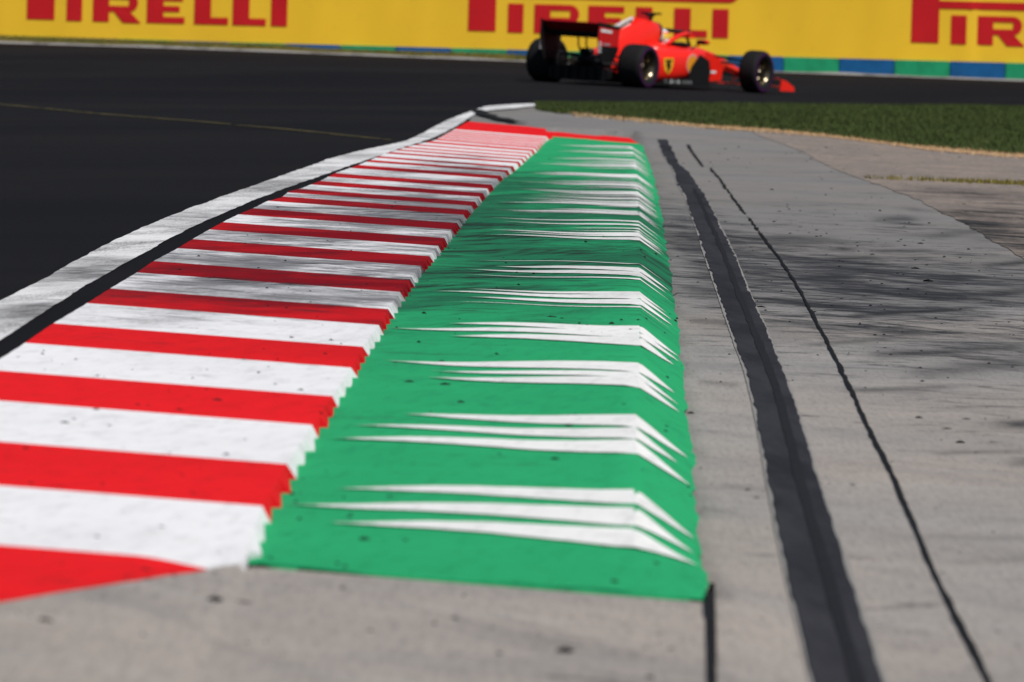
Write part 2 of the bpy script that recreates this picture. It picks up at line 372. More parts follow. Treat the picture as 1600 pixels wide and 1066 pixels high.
ink = (Dc > DN(Xg)+.2) & (Dc < DF(Xg)-.3) & (Xg < XR(Dc)-.02) & (Xg > XL(Dc)-.3); zz = np.where(ink, np.minimum(zz, -.03), zz)
zz = np.where((Dc <= DN(Xg)+.12) & (Xg < XR(Dc)), zz-.0015, zz)
zz = np.where((Dc > 12.6) & (Dc <= DN(Xg)+.2) & (Xg > XBN) & (Xg < XR(Dc)), zz-.005, zz)
V = np.stack([Xg, Dc, zz], -1).reshape(-1, 3)
fc = [f for f in gridfaces(len(rows), len(cols)) if area_ok(V, f)]
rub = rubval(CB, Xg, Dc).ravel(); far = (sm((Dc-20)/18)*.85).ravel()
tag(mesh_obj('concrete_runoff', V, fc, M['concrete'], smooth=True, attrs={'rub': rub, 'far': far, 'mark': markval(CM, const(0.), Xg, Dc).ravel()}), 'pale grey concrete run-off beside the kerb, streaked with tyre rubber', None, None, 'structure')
# old tan asphalt at right
EO = trace([(1195,216),(1225,226),(1262,241),(1311,268),(1375,290),(1424,309),(1469,331),(1506,350),(1544,372),(1600,405),(1700,465),(1900,600)], Zb)
EO = EO[np.argsort(EO[:, 1])]
def XO(d): return np.interp(d, EO[:, 1], EO[:, 0])
rows = np.arange(10, 76, .2); V = []; rgo = np.random.default_rng(8)
jo = np.convolve(rgo.normal(size=len(rows)), np.hanning(5)/2, 'same')*.014
for i, d in enumerate(rows):
    x = XO(d)+jo[i] + np.concatenate([np.linspace(0, 1, 12)**2*.5, np.linspace(.6, 9, 90), np.linspace(9.5, 30, 20)])
    V.append(np.stack([x, np.minimum(d, DG(x)-.5), x*0], -1))
V = np.array(V); V[..., 2] = Zb(V[..., 0], V[..., 1])+.0035; nc = V.shape[1]; V = V.reshape(-1, 3)
fc = [f for f in gridfaces(len(rows), nc) if area_ok(V, f)]
tag(mesh_obj('old_asphalt', V, fc, M['old'], smooth=True, attrs={'rub': rubval(OB, V[:, 0], V[:, 1])}), 'tan weathered asphalt beyond the concrete at right', None, None, 'structure')
# track
WL = trace([(-200,60),(0,67.5),(100,71),(225,74),(450,82),(600,88),(800,95),(1000,105),(1100,109),(1300,115.5),(1600,127),(1800,136)], Zt)
print('white line far', WL)
def DWL(x): return 130.6+0*np.asarray(x, float)
rows = np.concatenate([np.arange(4, 20, .5), np.arange(20, 80, .3), np.arange(80, 140, .4)])
s = np.concatenate([[0, .03, .08], np.linspace(.15, 3, 20), np.linspace(3.3, 30, 70), [45, 70]])
V = []
for d in rows:
    x = XT(d) - s
    if XT(d) > 50: x = np.linspace(35, -70, len(s))
    if d < 20: pass
    V.append(np.stack([x, np.full(len(s), d), np.zeros(len(s))], -1))
V = np.array(V)
Dl = DWL(V[..., 0]) + .1
V[..., 1] = np.minimum(V[..., 1], Dl)
V[..., 2] = Zt(V[..., 0], V[..., 1])
ns = len(s)
sk = V[:, 0].copy(); sk[:, 2] -= .2
VV = np.concatenate([V.reshape(-1, 3), sk])
fc = [f for f in gridfaces(len(rows), ns) if area_ok(VV, f)]
base = len(rows)*ns
fc += [(r*ns, base+r, base+r+1, (r+1)*ns) for r in range(len(rows)-1)]
tag(mesh_obj('race_track', VV, fc, M['asphalt'], smooth=False), 'dark asphalt race track', None, None, 'structure')

def ribbon(name, left, right, Zf, off, mat, label, n=300, rub=None, cols=5, jag=0, seed=0, smooth_=True):
    """flat painted or laid strip between two traced edges, both given as (x,d) arrays with the same parameter"""
    def res(q):
        q = np.asarray(q); L = np.concatenate([[0], np.cumsum(np.hypot(np.diff(q[:, 0])*4, np.diff(q[:, 1])))]); t = np.linspace(0, L[-1], n)
        return np.stack([np.interp(t, L, q[:, 0]), np.interp(t, L, q[:, 1])], -1)
    def smo(q):
        w = max(3, n//15*2+1); k = np.hanning(w+2)[1:-1]; k /= k.sum(); h = w//2; p = np.pad(q, ((h, h), (0, 0)), mode='reflect', reflect_type='odd')
        return np.stack([np.convolve(p[:, i], k, 'valid') for i in (0, 1)], -1)
    a, b = smo(res(left)), smo(res(right)); rg = np.random.default_rng(seed)
    if jag:
        for q in (a, b):
            nn = rg.normal(size=n); nn = np.convolve(nn, np.hanning(5)/2, 'same') + .8*np.convolve(rg.normal(size=n), np.hanning(15)/4, 'same'); q[:, 0] += nn*jag*np.clip(q[:, 1]/45, .25, 1.3)
    V = []
    for t in np.linspace(0, 1, cols): V.append(a*(1-t)+b*t)
    V = np.stack(V, 1); z = Zf(V[..., 0], V[..., 1])+off
    P = np.concatenate([V, z[..., None]], -1).reshape(-1, 3)
    at = {'rub': rubval(rub, P[:, 0], P[:, 1]) if rub else np.zeros(len(P))}
    return tag(mesh_obj(name, P, gridfaces(n, cols), mat, smooth=smooth_, attrs=at), label, None, None, 'structure')
# white line along the kerb
W1 = trace([(-160,552),(0,471),(75,437),(150,388),(210,364),(270,336),(360,304),(442,275),(525,246),(551,238),(600,229.5),(639,220.5),(669,204),(702,187),(740,173.5)], Zt)
W2 = trace([(-160,622),(0,541),(34,513),(75,481),(112,461),(161,434),(180,420),(244,388),(277,364),(341,339),(382,320),(435,299),(506,275),(555,256.5),(600,242.5),(624,233),(676,217),(710,200),(747,176)], Zt)
LB = blobs([(150,425,90,16,1.3),(300,345,90,12,1.1),(40,490,60,14,.9),(450,290,60,9,.9),(560,246,40,5,.7)], const(.165))
ribbon('white_edge_line', W1, W2, Zt, .005, M['line'], 'worn white edge line following the red and white kerb', 500, LB, 7, jag=.005)
A1 = trace([(739,174.5),(757,167),(780,165),(800,163.8),(825,162.6),(856,162)], Zt); A2 = trace([(748,177),(764,173),(780,172),(800,170.5),(825,167.5),(856,163.5)], Zt)
ribbon('white_edge_line', A1, A2, Zt, .006, M['line'], 'short white edge line beyond the kerb, next to the grass', 60, None, 3, jag=.01)
Y1 = trace([(-60,158),(0,164),(150,178.5),(300,190),(450,203.5),(612,220)], Zt)
ribbon('yellow_track_line', Y1, Y1+np.array([0, .42]), Zt, .005, M['yline'], 'thin faded yellow line crossing the dark track', 200, None, 2, jag=.02)
# far white line, slightly proud
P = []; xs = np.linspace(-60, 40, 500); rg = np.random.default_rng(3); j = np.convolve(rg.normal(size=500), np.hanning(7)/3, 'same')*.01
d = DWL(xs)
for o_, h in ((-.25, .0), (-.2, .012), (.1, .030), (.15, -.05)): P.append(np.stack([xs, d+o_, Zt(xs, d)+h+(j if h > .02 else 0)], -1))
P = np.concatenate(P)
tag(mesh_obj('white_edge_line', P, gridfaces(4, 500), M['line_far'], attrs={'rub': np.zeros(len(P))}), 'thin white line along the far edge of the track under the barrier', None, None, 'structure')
# repair patch and seams
PL = trace([(1028,219),(1038,245),(1053,265),(1057,285),(1070,305),(1080,335),(1092,365),(1100,395),(1125,465),(1145,530),(1160,560),(1178,620),(1190,690),(1200,745),(1215,830),(1238,930),(1270,1066),(1310,1230)], Zb)
PR = trace([(1043,219),(1054,240),(1062,262),(1076,266),(1084,285),(1098,300),(1110,325),(1128,360),(1150,405),(1172,465),(1190,500),(1222,580),(1240,625),(1252,665),(1280,770),(1297,812),(1325,890),(1350,980),(1377,1066),(1430,1230)], Zb)
w_ = .008
ribbon('patch_rim', PL-np.array([w_, 0]), PL+np.array([.01, 0]), Zb, .0035, M['rim_dust'], 'pale worn rim on the left edge of the dark repair strip', 500, jag=.002, seed=1)
ribbon('patch_rim', PR-np.array([.01, 0]), PR+np.array([w_, 0]), Zb, .0035, M['rim_dust'], 'pale worn rim on the right edge of the dark repair strip', 500, jag=.002, seed=2)
ribbon('asphalt_patch', PL, PR, Zb, .007, M['patch'], 'long dark asphalt repair strip in the concrete', 600, None, 5, jag=.006, seed=5)
PM = PL*.0 + PL; t_ = .64
def res(q, n=80):
    q = np.asarray(q); dd = np.linspace(q[:, 1].min(), min(q[:, 1].max(), 50), n); s = np.argsort(q[:, 1]); return np.stack([np.interp(dd, q[s, 1], q[s, 0]), dd], -1)
pm = res(PL)*(1-t_)+res(PR)*t_
ribbon('patch_seam', pm-np.array([.012, 0]), pm+np.array([.012, 0]), Zb, .009, simple('dark_joint', (.022, .022, .026), .9, .05), 'darker joint running along inside the repair strip', 300, jag=.004, seed=6)
def crack(pts, wd, label, seed, jag=.012):
    q = trace(pts, Zb); q = q[np.argsort(q[:, 1])]
    k = np.linspace(.85, 1.3, len(q))[:, None]*np.array([wd/2, 0])
    ribbon('bitumen_seam', q-k, q+k, Zb, .006, M['seam'], label, 500, None, 3, jag=jag, seed=seed)
crack([(1110,263),(1135,295),(1150,318),(1172,344),(1195,375),(1222,410),(1250,455),(1272,497),(1290,530),(1312,575),(1330,610),(1355,672),(1377,710),(1395,738),(1415,790),(1430,828),(1447,880),(1465,912),(1490,962),(1518,1010),(1545,1066),(1610,1200)], .011, 'long black sealed crack right of the dark repair strip', 11, .005)
crack([(1075,227),(1085,243),(1098,261)], .022, 'short black crack beyond the end of the long sealed crack', 12, .004)
crack([(1108,940),(1112,1000),(1113,1066),(1118,1200)], .014, 'black seam running from the near corner of the green kerb', 13, .0015)
# tyre mark crossing behind the kerb
def mark(pts, wd, label, seed, Zf, off=.008):
    q = trace(pts, Zf); k = np.array([wd/2, wd*4]); 
    ribbon('tyre_mark', q-k*np.array([1, 0]), q+k*np.array([1, 0]), Zf, off, M['seam'], label, 120, None, 3, jag=.02, seed=seed)
mark([(742,172),(760,181),(785,187),(808,192)], .16, 'dark curved tyre mark crossing the white line behind the kerb', 21, lambda x, d: np.maximum(Zb(x, d), Zt(x, d)), .009)

# ------------------------------------------------------------------ kerb
kerb = empty('racing_kerb', (float(XB(20)), 20, 0))
tag(kerb, 'long red and white striped kerb with a green sloping outer half and a red far end', 'kerb')
Wk = [12.4+2.87*k for k in range(-2, 21)]; Rk = [13.90+2.89*k for k in range(-2, 21)]
bounds = sorted([(a, 'w') for a in Wk if a < 32.2]+[(a, 'r') for a in Rk if a < 31.5])
_by = [p for p in [(1,1066),(378,880),(445,730),(516,624),(566,543),(606,484),(626,455),(650,424),(680,390),(712,350),(752,304),(785,272),(812,252),(835,232),(855,212),(860,205)]][::-1]
def yB(y, z=HB): return hit(np.interp(y, [p[1] for p in _by], [p[0] for p in _by]), y, const(z))[1]
cen = [378,353.5,332,318.5,304.5,291.5,277,267.5,261,254,249,244.5,240,235,230.5,227,223.8,221,218.4,216,213.8]
dcn = [yB(y) for y in cen]
bounds = [q for q in bounds if q[0] < dcn[0]-.3]
if bounds[-1][1] == 'r': bounds.pop()
for i in range(len(dcn)-1):
    p_ = (dcn[min(i+1, len(dcn)-1)]-dcn[max(i-1, 0)])/(2 if 0 < i < len(dcn)-1 else 1); fr = .46 if cen[i] > 272 else (.40 if cen[i] > 236 else .55)
    if cen[i] == 235: fr = .55
    bounds += [(dcn[i]-fr*p_/2, 'r'), (dcn[i]+fr*p_/2, 'w')]
bounds += [(dcn[-1], 'r'), (75, 'w')]
print('stripes', [round(q[0], 1) for q in bounds])
def cls(d):
    c_ = 'r'
    for a_, k_ in bounds:
        if d >= a_: c_ = k_
    return c_
drow = []; tooth = []; cl = []
for (a, c), (b, _) in zip(bounds[:-1], bounds[1:]):
    n3 = 3
    for i in range(n3):
        L = (b-a)/n3; amp = .75+.6*random.random()
        for u in (0.004, .25, .5, .75, .985):
            drow.append(a+(i+u)*L); tooth.append((1-u)**.75*amp); cl.append(c)
drow = np.array(drow); tooth = np.array(tooth); cl = np.array(cl)
k_ = drow > 12.95; nr_ = np.arange(10.2, 12.95, .035)
drow = np.concatenate([nr_, drow[k_]]); tooth = np.concatenate([np.zeros(len(nr_)), tooth[k_]]); cl = np.concatenate([[cls(d) for d in nr_], cl[k_]])
# red/white half
nt_ = 44; tcol = np.linspace(0, 1, nt_)
P = []
rub = []
for i, d in enumerate(drow):
    xs = XL(d)+(XB(d)-XL(d))*tcol
    for _ in range(4): dc = np.clip(d, DNr(xs), DF(xs)); xs = XL(dc)+(XB(dc)-XL(dc))*tcol
    xb = float(xs[-1])
    if abs(dc[-1]-d) > .02: tooth[i] = 0
    ridge = .0006*math.sin((d-12.4)/(.479)*2*math.pi)
    z = rz(tcol, dc)+ridge
    wv = .023*tooth[i]
    row = [(xs[0]-.03, dc[0], -.02), ] + list(zip(xs, dc, z)) + [(xb+wv*.9, dc[-1], z[-1]-(HB-HG+.004)*min(1, wv/.02)*(1-.8*(1-sm((d-12.8)/.8))))] + [(xb+wv*.9, dc[-1], z[-1]-(.06 if abs(dc[-1]-d) < .02 else .012))]
    P += row
P = np.array(P, float); nc = nt_+3; P[:nc, 2] -= .05
fc = []; mi = []
for r in range(len(drow)-1):
    for c in range(nc-1):
        f = (r*nc+c, r*nc+c+1, (r+1)*nc+c+1, (r+1)*nc+c)
        if not area_ok(P, f): continue
        fc.append(f); xm = P[list(f), 0].mean(); dm = P[list(f), 1].mean()
        kind_ = cl[r] if abs(dm-(drow[r]+drow[r+1])/2) < .02 else cls(dm)
        mi.append(0 if (kind_ == 'r' or dm > DRED(xm)) else 1)
striped = child(mesh_obj('striped_section', P, fc, [M['red'], M['white']], kerb, False, mi, {'rub': rubval(KB, P[:, 0], P[:, 1])}))
# green half
gd = np.unique(np.concatenate([np.arange(11, 20, .12), np.arange(20, 73, .2), np.linspace(DRp[:, 1].min(), DRp[:, 1].max(), 4)]))
g0 = np.concatenate([np.linspace(0, 1, 14)]); g1 = np.linspace(0, 1, 7)[1:]
P = []; rg = np.random.default_rng(5)
jg = np.convolve(rg.normal(size=len(gd)), [.3, .5, .3], 'same')*.010
for i, d in enumerate(gd):
    xb, xr = float(XB(d))-.004, float(XR(d)); xc = xr-CW
    xs = np.concatenate([xb+(xc-xb)*g0, xc+(xr+jg[i]-xc)*g1])
    dc = np.clip(d, DNg(xs), DF(xs))
    z = gz(np.minimum(xs, xr), dc)+.003*np.sin(xs*9+d*.6)*(xs < xc)
    z[-1] -= .004
    P += list(zip(xs, dc, z))
P = np.array(P); nc = 14+6; fc = []; mi = []; P[:nc, 2] -= .05
for r in range(len(gd)-1):
    for c in range(nc-1):
        f = (r*nc+c, r*nc+c+1, (r+1)*nc+c+1, (r+1)*nc+c)
        if not area_ok(P, f): continue
        fc.append(f); mi.append(1 if gd[r] >= DRED(P[list(f), 0].mean()) else 0)
# grey nosing where the apron slopes down to the run-off at the near end
green = child(mesh_obj('green_section', P, fc, [M['green'], M['red']], kerb, True, mi, {'rub': rubval(KB, P[:, 0], P[:, 1])}))
# ghost white flashes painted over the crest
rg = np.random.default_rng(11)
P = []; fc = []; FD = []
manual = {0: [(14.95,.21,(520,770)),(14.45,.19,(440,792)),(13.98,.17,(512,812))],
          1: [(17.85,.24,(625,655)),(17.3,.2,(548,672)),(16.75,.24,(512,686))],
          2: [(20.75,.25,(600,567)),(20.25,.15,(672,583)),(19.85,.22,(662,600))],
          3: [(23.55,.24,(700,508)),(23.1,.22,(608,512)),(22.6,.26,(700,528))]}
k = 0
while True:
    FARG = [364,345,328,313,298,284,271,256,247,236,226]
    if k >= 6+len(FARG): break
    dc0 = 14.5+2.9*k if k < 6 else yB(FARG[k-6], HG)
    fs = 1 if k < 6 else min(1, (yB(FARG[max(k-7, 0)]-14, HG)-yB(FARG[max(k-7, 0)], HG))/2.9)
    if k in manual: L = [(d_, hw, hit(p[0], p[1], const(HG))[0]) for d_, hw, p in manual[k]]
    else:
        nn = 3 if rg.random() < .75 else 2; L = []
        xb = float(XB(dc0)); xr = float(XR(dc0))
        for i in range(nn): L.append((dc0+(.55-.5*i*(3/nn)*.75)*1.0+rg.normal()*.06, rg.uniform(.09, .20)*(1 if k > 5 else 1.35), xb + .08 + (xr-CW-xb)*abs(rg.beta(1.1, 4))*.8))
        if k > 3:
            for _ in range(2 if k < 9 else 4): L += [(dc0+rg.uniform(-1.3, 1.3), rg.uniform(.03, .10), xb+(xr-xb)*rg.uniform(.08, .6))]
        if k > 9: L += [(dc0+rg.uniform(-1.2, -.6), rg.uniform(.05, .12), xb+(xr-xb)*rg.uniform(.4, .7))]
    for d_, hw, xt in L:
        xr = float(XR(d_)); xc = xr-CW; xe = xr-rg.uniform(.012, .045)
        xs = np.concatenate([np.linspace(xt, xc, 16), np.linspace(xc, xe, 8)[1:]])
        g = np.where(xs <= xc, np.clip((xs-xt)/(xc-xt), 0, 1)**.75, np.clip((xe-xs)/(xe-xc), 0, 1)**.9)
        wob = np.cumsum(rg.normal(size=len(xs)))*.006
        b0 = len(P)
        for x, gg, wb in zip(xs, g, wob):
            tipf = max(0, 1-(x-xt)/(.30*(xc-xt)))*.75 if x < xc else max(0, (x-xc)/(xe-xc)-.5)*.6
            for s_ in (-1, -.5, 0, .5, 1):
                dd_ = d_+s_*hw*(1.08 if k < 2 else 1.18)*gg+wb; FD.append(min(1, tipf+.45*abs(s_)**2+.03))
                z = float(gz(x, dd_))+.003*math.sin(x*9+dd_*.6)*(x < XR(dd_)-CW)+.0027
                P.append((x, dd_, z+.0004*(len(fc) % 3)))
        fc += gridfaces(len(xs), 5, b0)
    k += 1
P = np.array(P, float)
mesh_obj('white_flashes', P, fc, M['white_thin'], green, False, None, {'fade': FD, 'rub': rubval(KB, P[:, 0], P[:, 1])})['kind'] = 'stuff'
# rubber smear crossing the red end band
mark([(838,200),(862,206),(885,212),(893,215)], .10, 'dark tyre smear across the red far end of the kerb', 22, lambda x, d: kz(np.asarray(x), np.asarray(d)) if d > 0 else 0., .012) if False else None

# ------------------------------------------------------------------ loose rubber
def surf(x, d):
    if XL(d) <= x <= XR(d) and DN(x) < d < DF(x): return float(kz(np.float64(x), np.float64(d)))
    if x < XT(d): return float(Zt(x, d))
    return float(Zb(x, d))
def bits(name, spots, mat, label):
    P = []; fc = []
    for x, d, sx, sy, sz, an in spots:
        z = surf(x, d); b = len(P); n = random.randint(5, 7); ca, sa = math.cos(an), math.sin(an)
        for ring, (rr, hh) in enumerate(((1, 0), (.8, .7))):
            for i in range(n):
                t = 2*math.pi*i/n; r = rr*random.uniform(.6, 1.25); lx, ly = r*sx*math.cos(t), r*sy*math.sin(t)
                P.append((x+lx*ca-ly*sa, d+lx*sa+ly*ca, z-.002+hh*sz*random.uniform(.7, 1.2)))
        P.append((x, d, z+sz))
        for i in range(n):
            j = (i+1) % n
            fc.append((b+i, b+j, b+n+j, b+n+i)); fc.append((b+n+i, b+n+j, b+2*n))
    return tag(mesh_obj(name, P, fc, mat), label, 'rubber debris', None, 'stuff')
spots = []
def spot_px(px, py, w):
    t = ray(px, py); Zf = (lambda x, d: surf(x, d)); x, d = hit(px, py, Zf); sc = FPX/d
    a = w/sc/2; spots.append((x, d, a, a*random.uniform(.7, 2.2), a*(random.uniform(.3, .7) if w < 8 else random.uniform(.12, .4)), random.uniform(-.5, .5)))
for p in [(720,628,14),(655,628,10),(866,716,18),(645,728,14),(612,713,8),(826,547,16),(750,503,8),(718,499,6),(568,842,18),(610,777,16),(695,600,18),(590,603,16),(585,600,10),(640,597,20),(612,663,10),(545,665,14),(1024,880,14),(382,940,18),(335,936,30),(70,968,26),(115,820,12),(225,890,28),(160,756,14),(780,1020,16),(882,1017,34),(1015,1058,20),(1048,1012,14),(1142,987,14),(710,965,18),(340,625,22),(620,512,6),(860,495,20),(878,497,8),(1435,653,16),(1332,758,14),(1420,988,12),(1168,766,14),(1182,778,12),(1080,645,12),(1260,898,12),(1295,1012,14),(1438,381,12),(1443,376,8),(1363,398,10),(1450,440,20),(1430,420,14),(1375,330,6),(1315,467,12),(1350,463,18),(1060,480,12),(1300,478,10),(1190,480,14),(1510,655,20),(1480,670,18),(1500,692,22),(940,520,6),(985,515,9),(905,505,6),(790,540,8),(1250,355,12),(1275,360,8),(1500,403,6),(1540,398,6),(1520,360,10),(1230,320,6),(1290,305,5),(1140,435,8),(1470,688,12),(40,700,16),(150,640,14),(215,632,14),(280,640,16),(470,610,14),(115,655,12),(100,660,20),(300,770,18),(120,820,10)]: spot_px(*p)
for _ in range(75):
    py_ = random.uniform(440, 930); xl_ = max(0, 1000-(py_-380)*1.6)
    spot_px(random.uniform(0 if py_ > 560 else 620-py_*.5, 1085), py_, random.uniform(7, 17)*py_/800)
for _ in range(170): spot_px(random.gauss(1380, 150), random.gauss(430, 90), random.choice([2.5, 3, 4, 5, 7]))
n = 0
while n < 800:
    py = 225+random.random()**1.2*800; px = random.uniform(0, 1600)
    if py < 300 and px < 700: continue
    x, d = hit(px, py, surf); 
    if x < XT(d)-.0 or (d > DG(x)-1): continue
    if py > 600 and random.random() < .5: continue
    w = random.choice([1.5, 2, 2.5, 3, 4, 5])*(.7+py/700)
    if px < 1000 and random.random() < .5: continue
    spot_px(px, py, w); n += 1
bits('rubber_debris', spots, M['debris'], 'small black tyre rubber crumbs scattered over kerb and concrete')

# ------------------------------------------------------------------ grass
def blades(name, pts, zf, hmin, hmax, wmin, wmax, mat, label, seed, cat='grass'):
    rg = np.random.default_rng(seed); n = len(pts); x, d = pts[:, 0], pts[:, 1]; z = zf(x, d)
    h = rg.uniform(hmin, hmax, n); wd = rg.uniform(wmin, wmax, n); a = rg.uniform(0, math.pi, n); lx = rg.normal(size=n)*.35*h; ly = rg.normal(size=n)*.35*h
    ca, sa = np.cos(a)*wd/2, np.sin(a)*wd/2
    V = np.empty((n, 3, 3)); V[:, 0] = np.stack([x-ca, d-sa, z-.01], -1); V[:, 1] = np.stack([x+ca, d+sa, z-.01], -1); V[:, 2] = np.stack([x+lx, d+ly, z+h], -1)
    me = bpy.data.meshes.new(name); me.vertices.add(n*3); me.vertices.foreach_set('co', V.ravel())
    me.loops.add(n*3); me.loops.foreach_set('vertex_index', np.arange(n*3, dtype=np.int32)); me.polygons.add(n)
    me.polygons.foreach_set('loop_start', np.arange(0, n*3, 3, dtype=np.int32)); me.polygons.foreach_set('loop_total', np.full(n, 3, dtype=np.int32))
    me.materials.append(mat); at = me.attributes.new('tint', 'FLOAT', 'POINT'); at.data.foreach_set('value', np.repeat(rg.random(n), 3).astype(np.float32))
    me.update(calc_edges=True); o = bpy.data.objects.new(name, me); COL.objects.link(o)
    return tag(o, label, cat, None, 'stuff')
# turf base between run-off and track
cols = np.linspace(GE[0, 0], 30, 160); tt = np.linspace(0, 1, 30)
inv_d = np.linspace(dk, qE2[-1, 1], 200)
def DTE(x):    # depth of the track edge at lateral x
    return np.interp(x, qE2[1:, 0], qE2[1:, 1])
def Zgr(x, d): 
    t = np.clip((d-DG(x))/np.maximum(DTE(x)-DG(x), .3), 0, 1)
    return Zb(x, DG(x))*(1-t)+Zt(x, DTE(x))*t + .03*np.sin(math.pi*t)
V = np.concatenate([np.stack([cols, DG(cols)+(np.maximum(DTE(cols), DG(cols)+.1)-DG(cols))*t, np.zeros(len(cols))], -1) for t in tt])
V[:, 2] = Zgr(V[:, 0], V[:, 1])
tag(mesh_obj('grass_soil', V, gridfaces(len(tt), len(cols)), M['grass'], smooth=True, attrs={'tint': np.full(len(V), .2)}), 'soil under the grass wedge between track and run-off', None, None, 'structure')
rg = np.random.default_rng(2); n = 130000
x = rg.uniform(GE[0, 0], 12.5, n); t = rg.random(n)**.9
d = DG(x)+(DTE(x)-DG(x))*t
keep = (DTE(x)-DG(x)) > rg.random(n)*6
pts = np.stack([x, d], -1)[keep]
blades('grass', pts, Zgr, .02, .055, .010, .024, M['grass'], 'short green grass between the far track and the concrete run-off', 3)
n = 9000; x = rg.uniform(GE[0, 0]+.4, 12.5, n); d = DG(x)-.3+rg.normal(size=n)*.9
blades('grass', np.stack([x, d], -1), lambda x, d: Zb(x, d)+.004, .01, .035, .012, .03, M['straw'], 'pale straw-coloured dead grass rim along the near edge of the lawn', 4)
q = np.stack([np.linspace(GE[2, 0], 14, 300), DG(np.linspace(GE[2, 0], 14, 300))], -1)
rr = np.random.default_rng(9); jj = np.convolve(rr.normal(size=300), np.hanning(5)/2, 'same')*.35
q1 = q.copy(); q1[:, 1] -= 1.5*sm(np.linspace(0, 6, 300))+jj*.6; q2 = q.copy(); q2[:, 1] += .5
P = np.concatenate([np.stack([q1[:, 0], q1[:, 1], Zb(q1[:, 0], q1[:, 1])+.009], -1), np.stack([q2[:, 0], q2[:, 1], Zb(q2[:, 0], q2[:, 1])+.009], -1)])
tag(mesh_obj('dirt_strip', P, gridfaces(2, 300), M['dirt'], smooth=True), 'sandy dirt strip along the lawn edge', None, None, 'structure')
gl = trace([(1350,279),(1400,281),(1500,285),(1600,289),(1700,293)], Zb); xx = rg.uniform(gl[0, 0], gl[-1, 0], 1500)
o_ = np.interp(xx, gl[:, 0], gl[:, 1])+rg.normal(size=1500)*.22
blades('grass', np.stack([xx, o_], -1)[rg.random(1500) < np.clip((xx-gl[0, 0])/1.2, .15, 1)], lambda x, d: Zb(x, d)+.004, .015, .045, .01, .025, M['drygrass'], 'thin line of grass growing in a joint of the tan asphalt', 5)
# far verge in front of the barrier
DBAR = 132.0; SB = FPX/DBAR
VX = np.array([hit(p, 100, const(.5))[0]*0 + (p-812)/SB for p in (-400, 0, 200, 440, 500, 800, 950, 1100, 1250, 1900)]); VY = np.array([77.5, 78.5, 80., 81.5, 86., 86.5, 91, 100, 106, 108])
def ztop(x): return CH-(np.interp(x, VX, VY)-51)/SB
def Zv(x, d):
    a = Zt(x, DWL(x)); t = np.clip((d-DWL(x)-.15)/(DBAR-.1-DWL(x)-.15), 0, 1); return a + (np.maximum(ztop(x)-.01, a-.02)-a)*sm(t*1.15)
cols = np.linspace(-40, 30, 200); tt = np.linspace(0, 1, 14)
V = np.concatenate([np.stack([cols, DWL(cols)+.1+(DBAR+.5-DWL(cols)-.1)*t, cols*0], -1) for t in tt]); V[:, 2] = Zv(V[:, 0], V[:, 1])
tag(mesh_obj('grass_verge', V, gridfaces(len(tt), len(cols)), M['drygrass'], smooth=True, attrs={'tint': np.full(len(V), .3)}), 'low dry verge between the far white line and the yellow barrier', None, None, 'structure')
n = 26000; x = rg.uniform(-12, 8, n); d = DWL(x)+.2+(DBAR-.12-DWL(x)-.2)*rg.random(n)
kp = rg.random(n) < np.clip((4.5-x)/5, 0.02, 1)
blades('grass', np.stack([x, d], -1)[kp], Zv, .02, .065, .012, .03, M['drygrass'], 'dry yellow-green verge grass at the foot of the far yellow barrier', 6)

# ------------------------------------------------------------------ barrier
zb = lambda yp: CH-(yp-51)/SB
bar = empty('trackside_barrier', (0, DBAR, .43)); tag(bar, 'long yellow barrier with huge red lettering over a blue and green base', 'barrier')
def fold(x, z):
    f = .012*math.sin(x*1.7+.5*math.sin(z*2)) + .006*math.sin(x*4.1+z) + .004*math.sin(x*9.7-z*2)
    if x > 8.35: f += .0+.05*(min(x, 8.47)-8.35)/.12
    return f
xs = np.arange(-30, 34, .12); zs = np.linspace(zb(79), 2.75, 18)
P = [(x, DBAR-.06+fold(x, z), z+(.012*math.sin(x*2.3) if i == 0 else 0)) for i, z in enumerate(zs) for x in xs]
nb = len(xs); b0 = len(P)
P += [(x, DBAR+.5, z) for z in (2.75, .3) for x in xs]
fc = gridfaces(len(zs), nb) + [((len(zs)-1)*nb+i, (len(zs)-1)*nb+i+1, b0+i+1, b0+i) for i in range(nb-1)] + [(b0+i, b0+i+1, b0+nb+i+1, b0+nb+i) for i in range(nb-1)]
child(mesh_obj('banner', P, fc, M['banner'], bar, True))
# base blocks
edges_px = [1570+86.5*i for i in range(-22, 9)]
for i, (a, b) in enumerate(zip(edges_px[:-1], edges_px[1:])):
    x0, x1 = (a-812)/SB, (b-812)/SB; blue = (i-22) % 2 == 1
    blue = ((round((a-1570)/86.5)) % 2 == 1) if True else blue
    z0, z1 = .30, zb(79)+.015; y0, y1 = DBAR-.10, DBAR+.3
    bm = bmesh.new(); bmesh.ops.create_cube(bm, size=1, matrix=Matrix.Translation(((x0+x1)/2, (y0+y1)/2, (z0+z1)/2)) @ Matrix.Diagonal((x1-x0-.006, y1-y0, z1-z0, 1)))
    bmesh.ops.bevel(bm, geom=bm.edges[:], offset=.012, segments=2, affect='EDGES')
    me = bpy.data.meshes.new('base_block'); bm.to_mesh(me); bm.free(); me.materials.append(M['bblue'] if blue else M['bgreen'])
    o = bpy.data.objects.new('base_block', me); COL.objects.link(o); o.parent = bar; child(o)
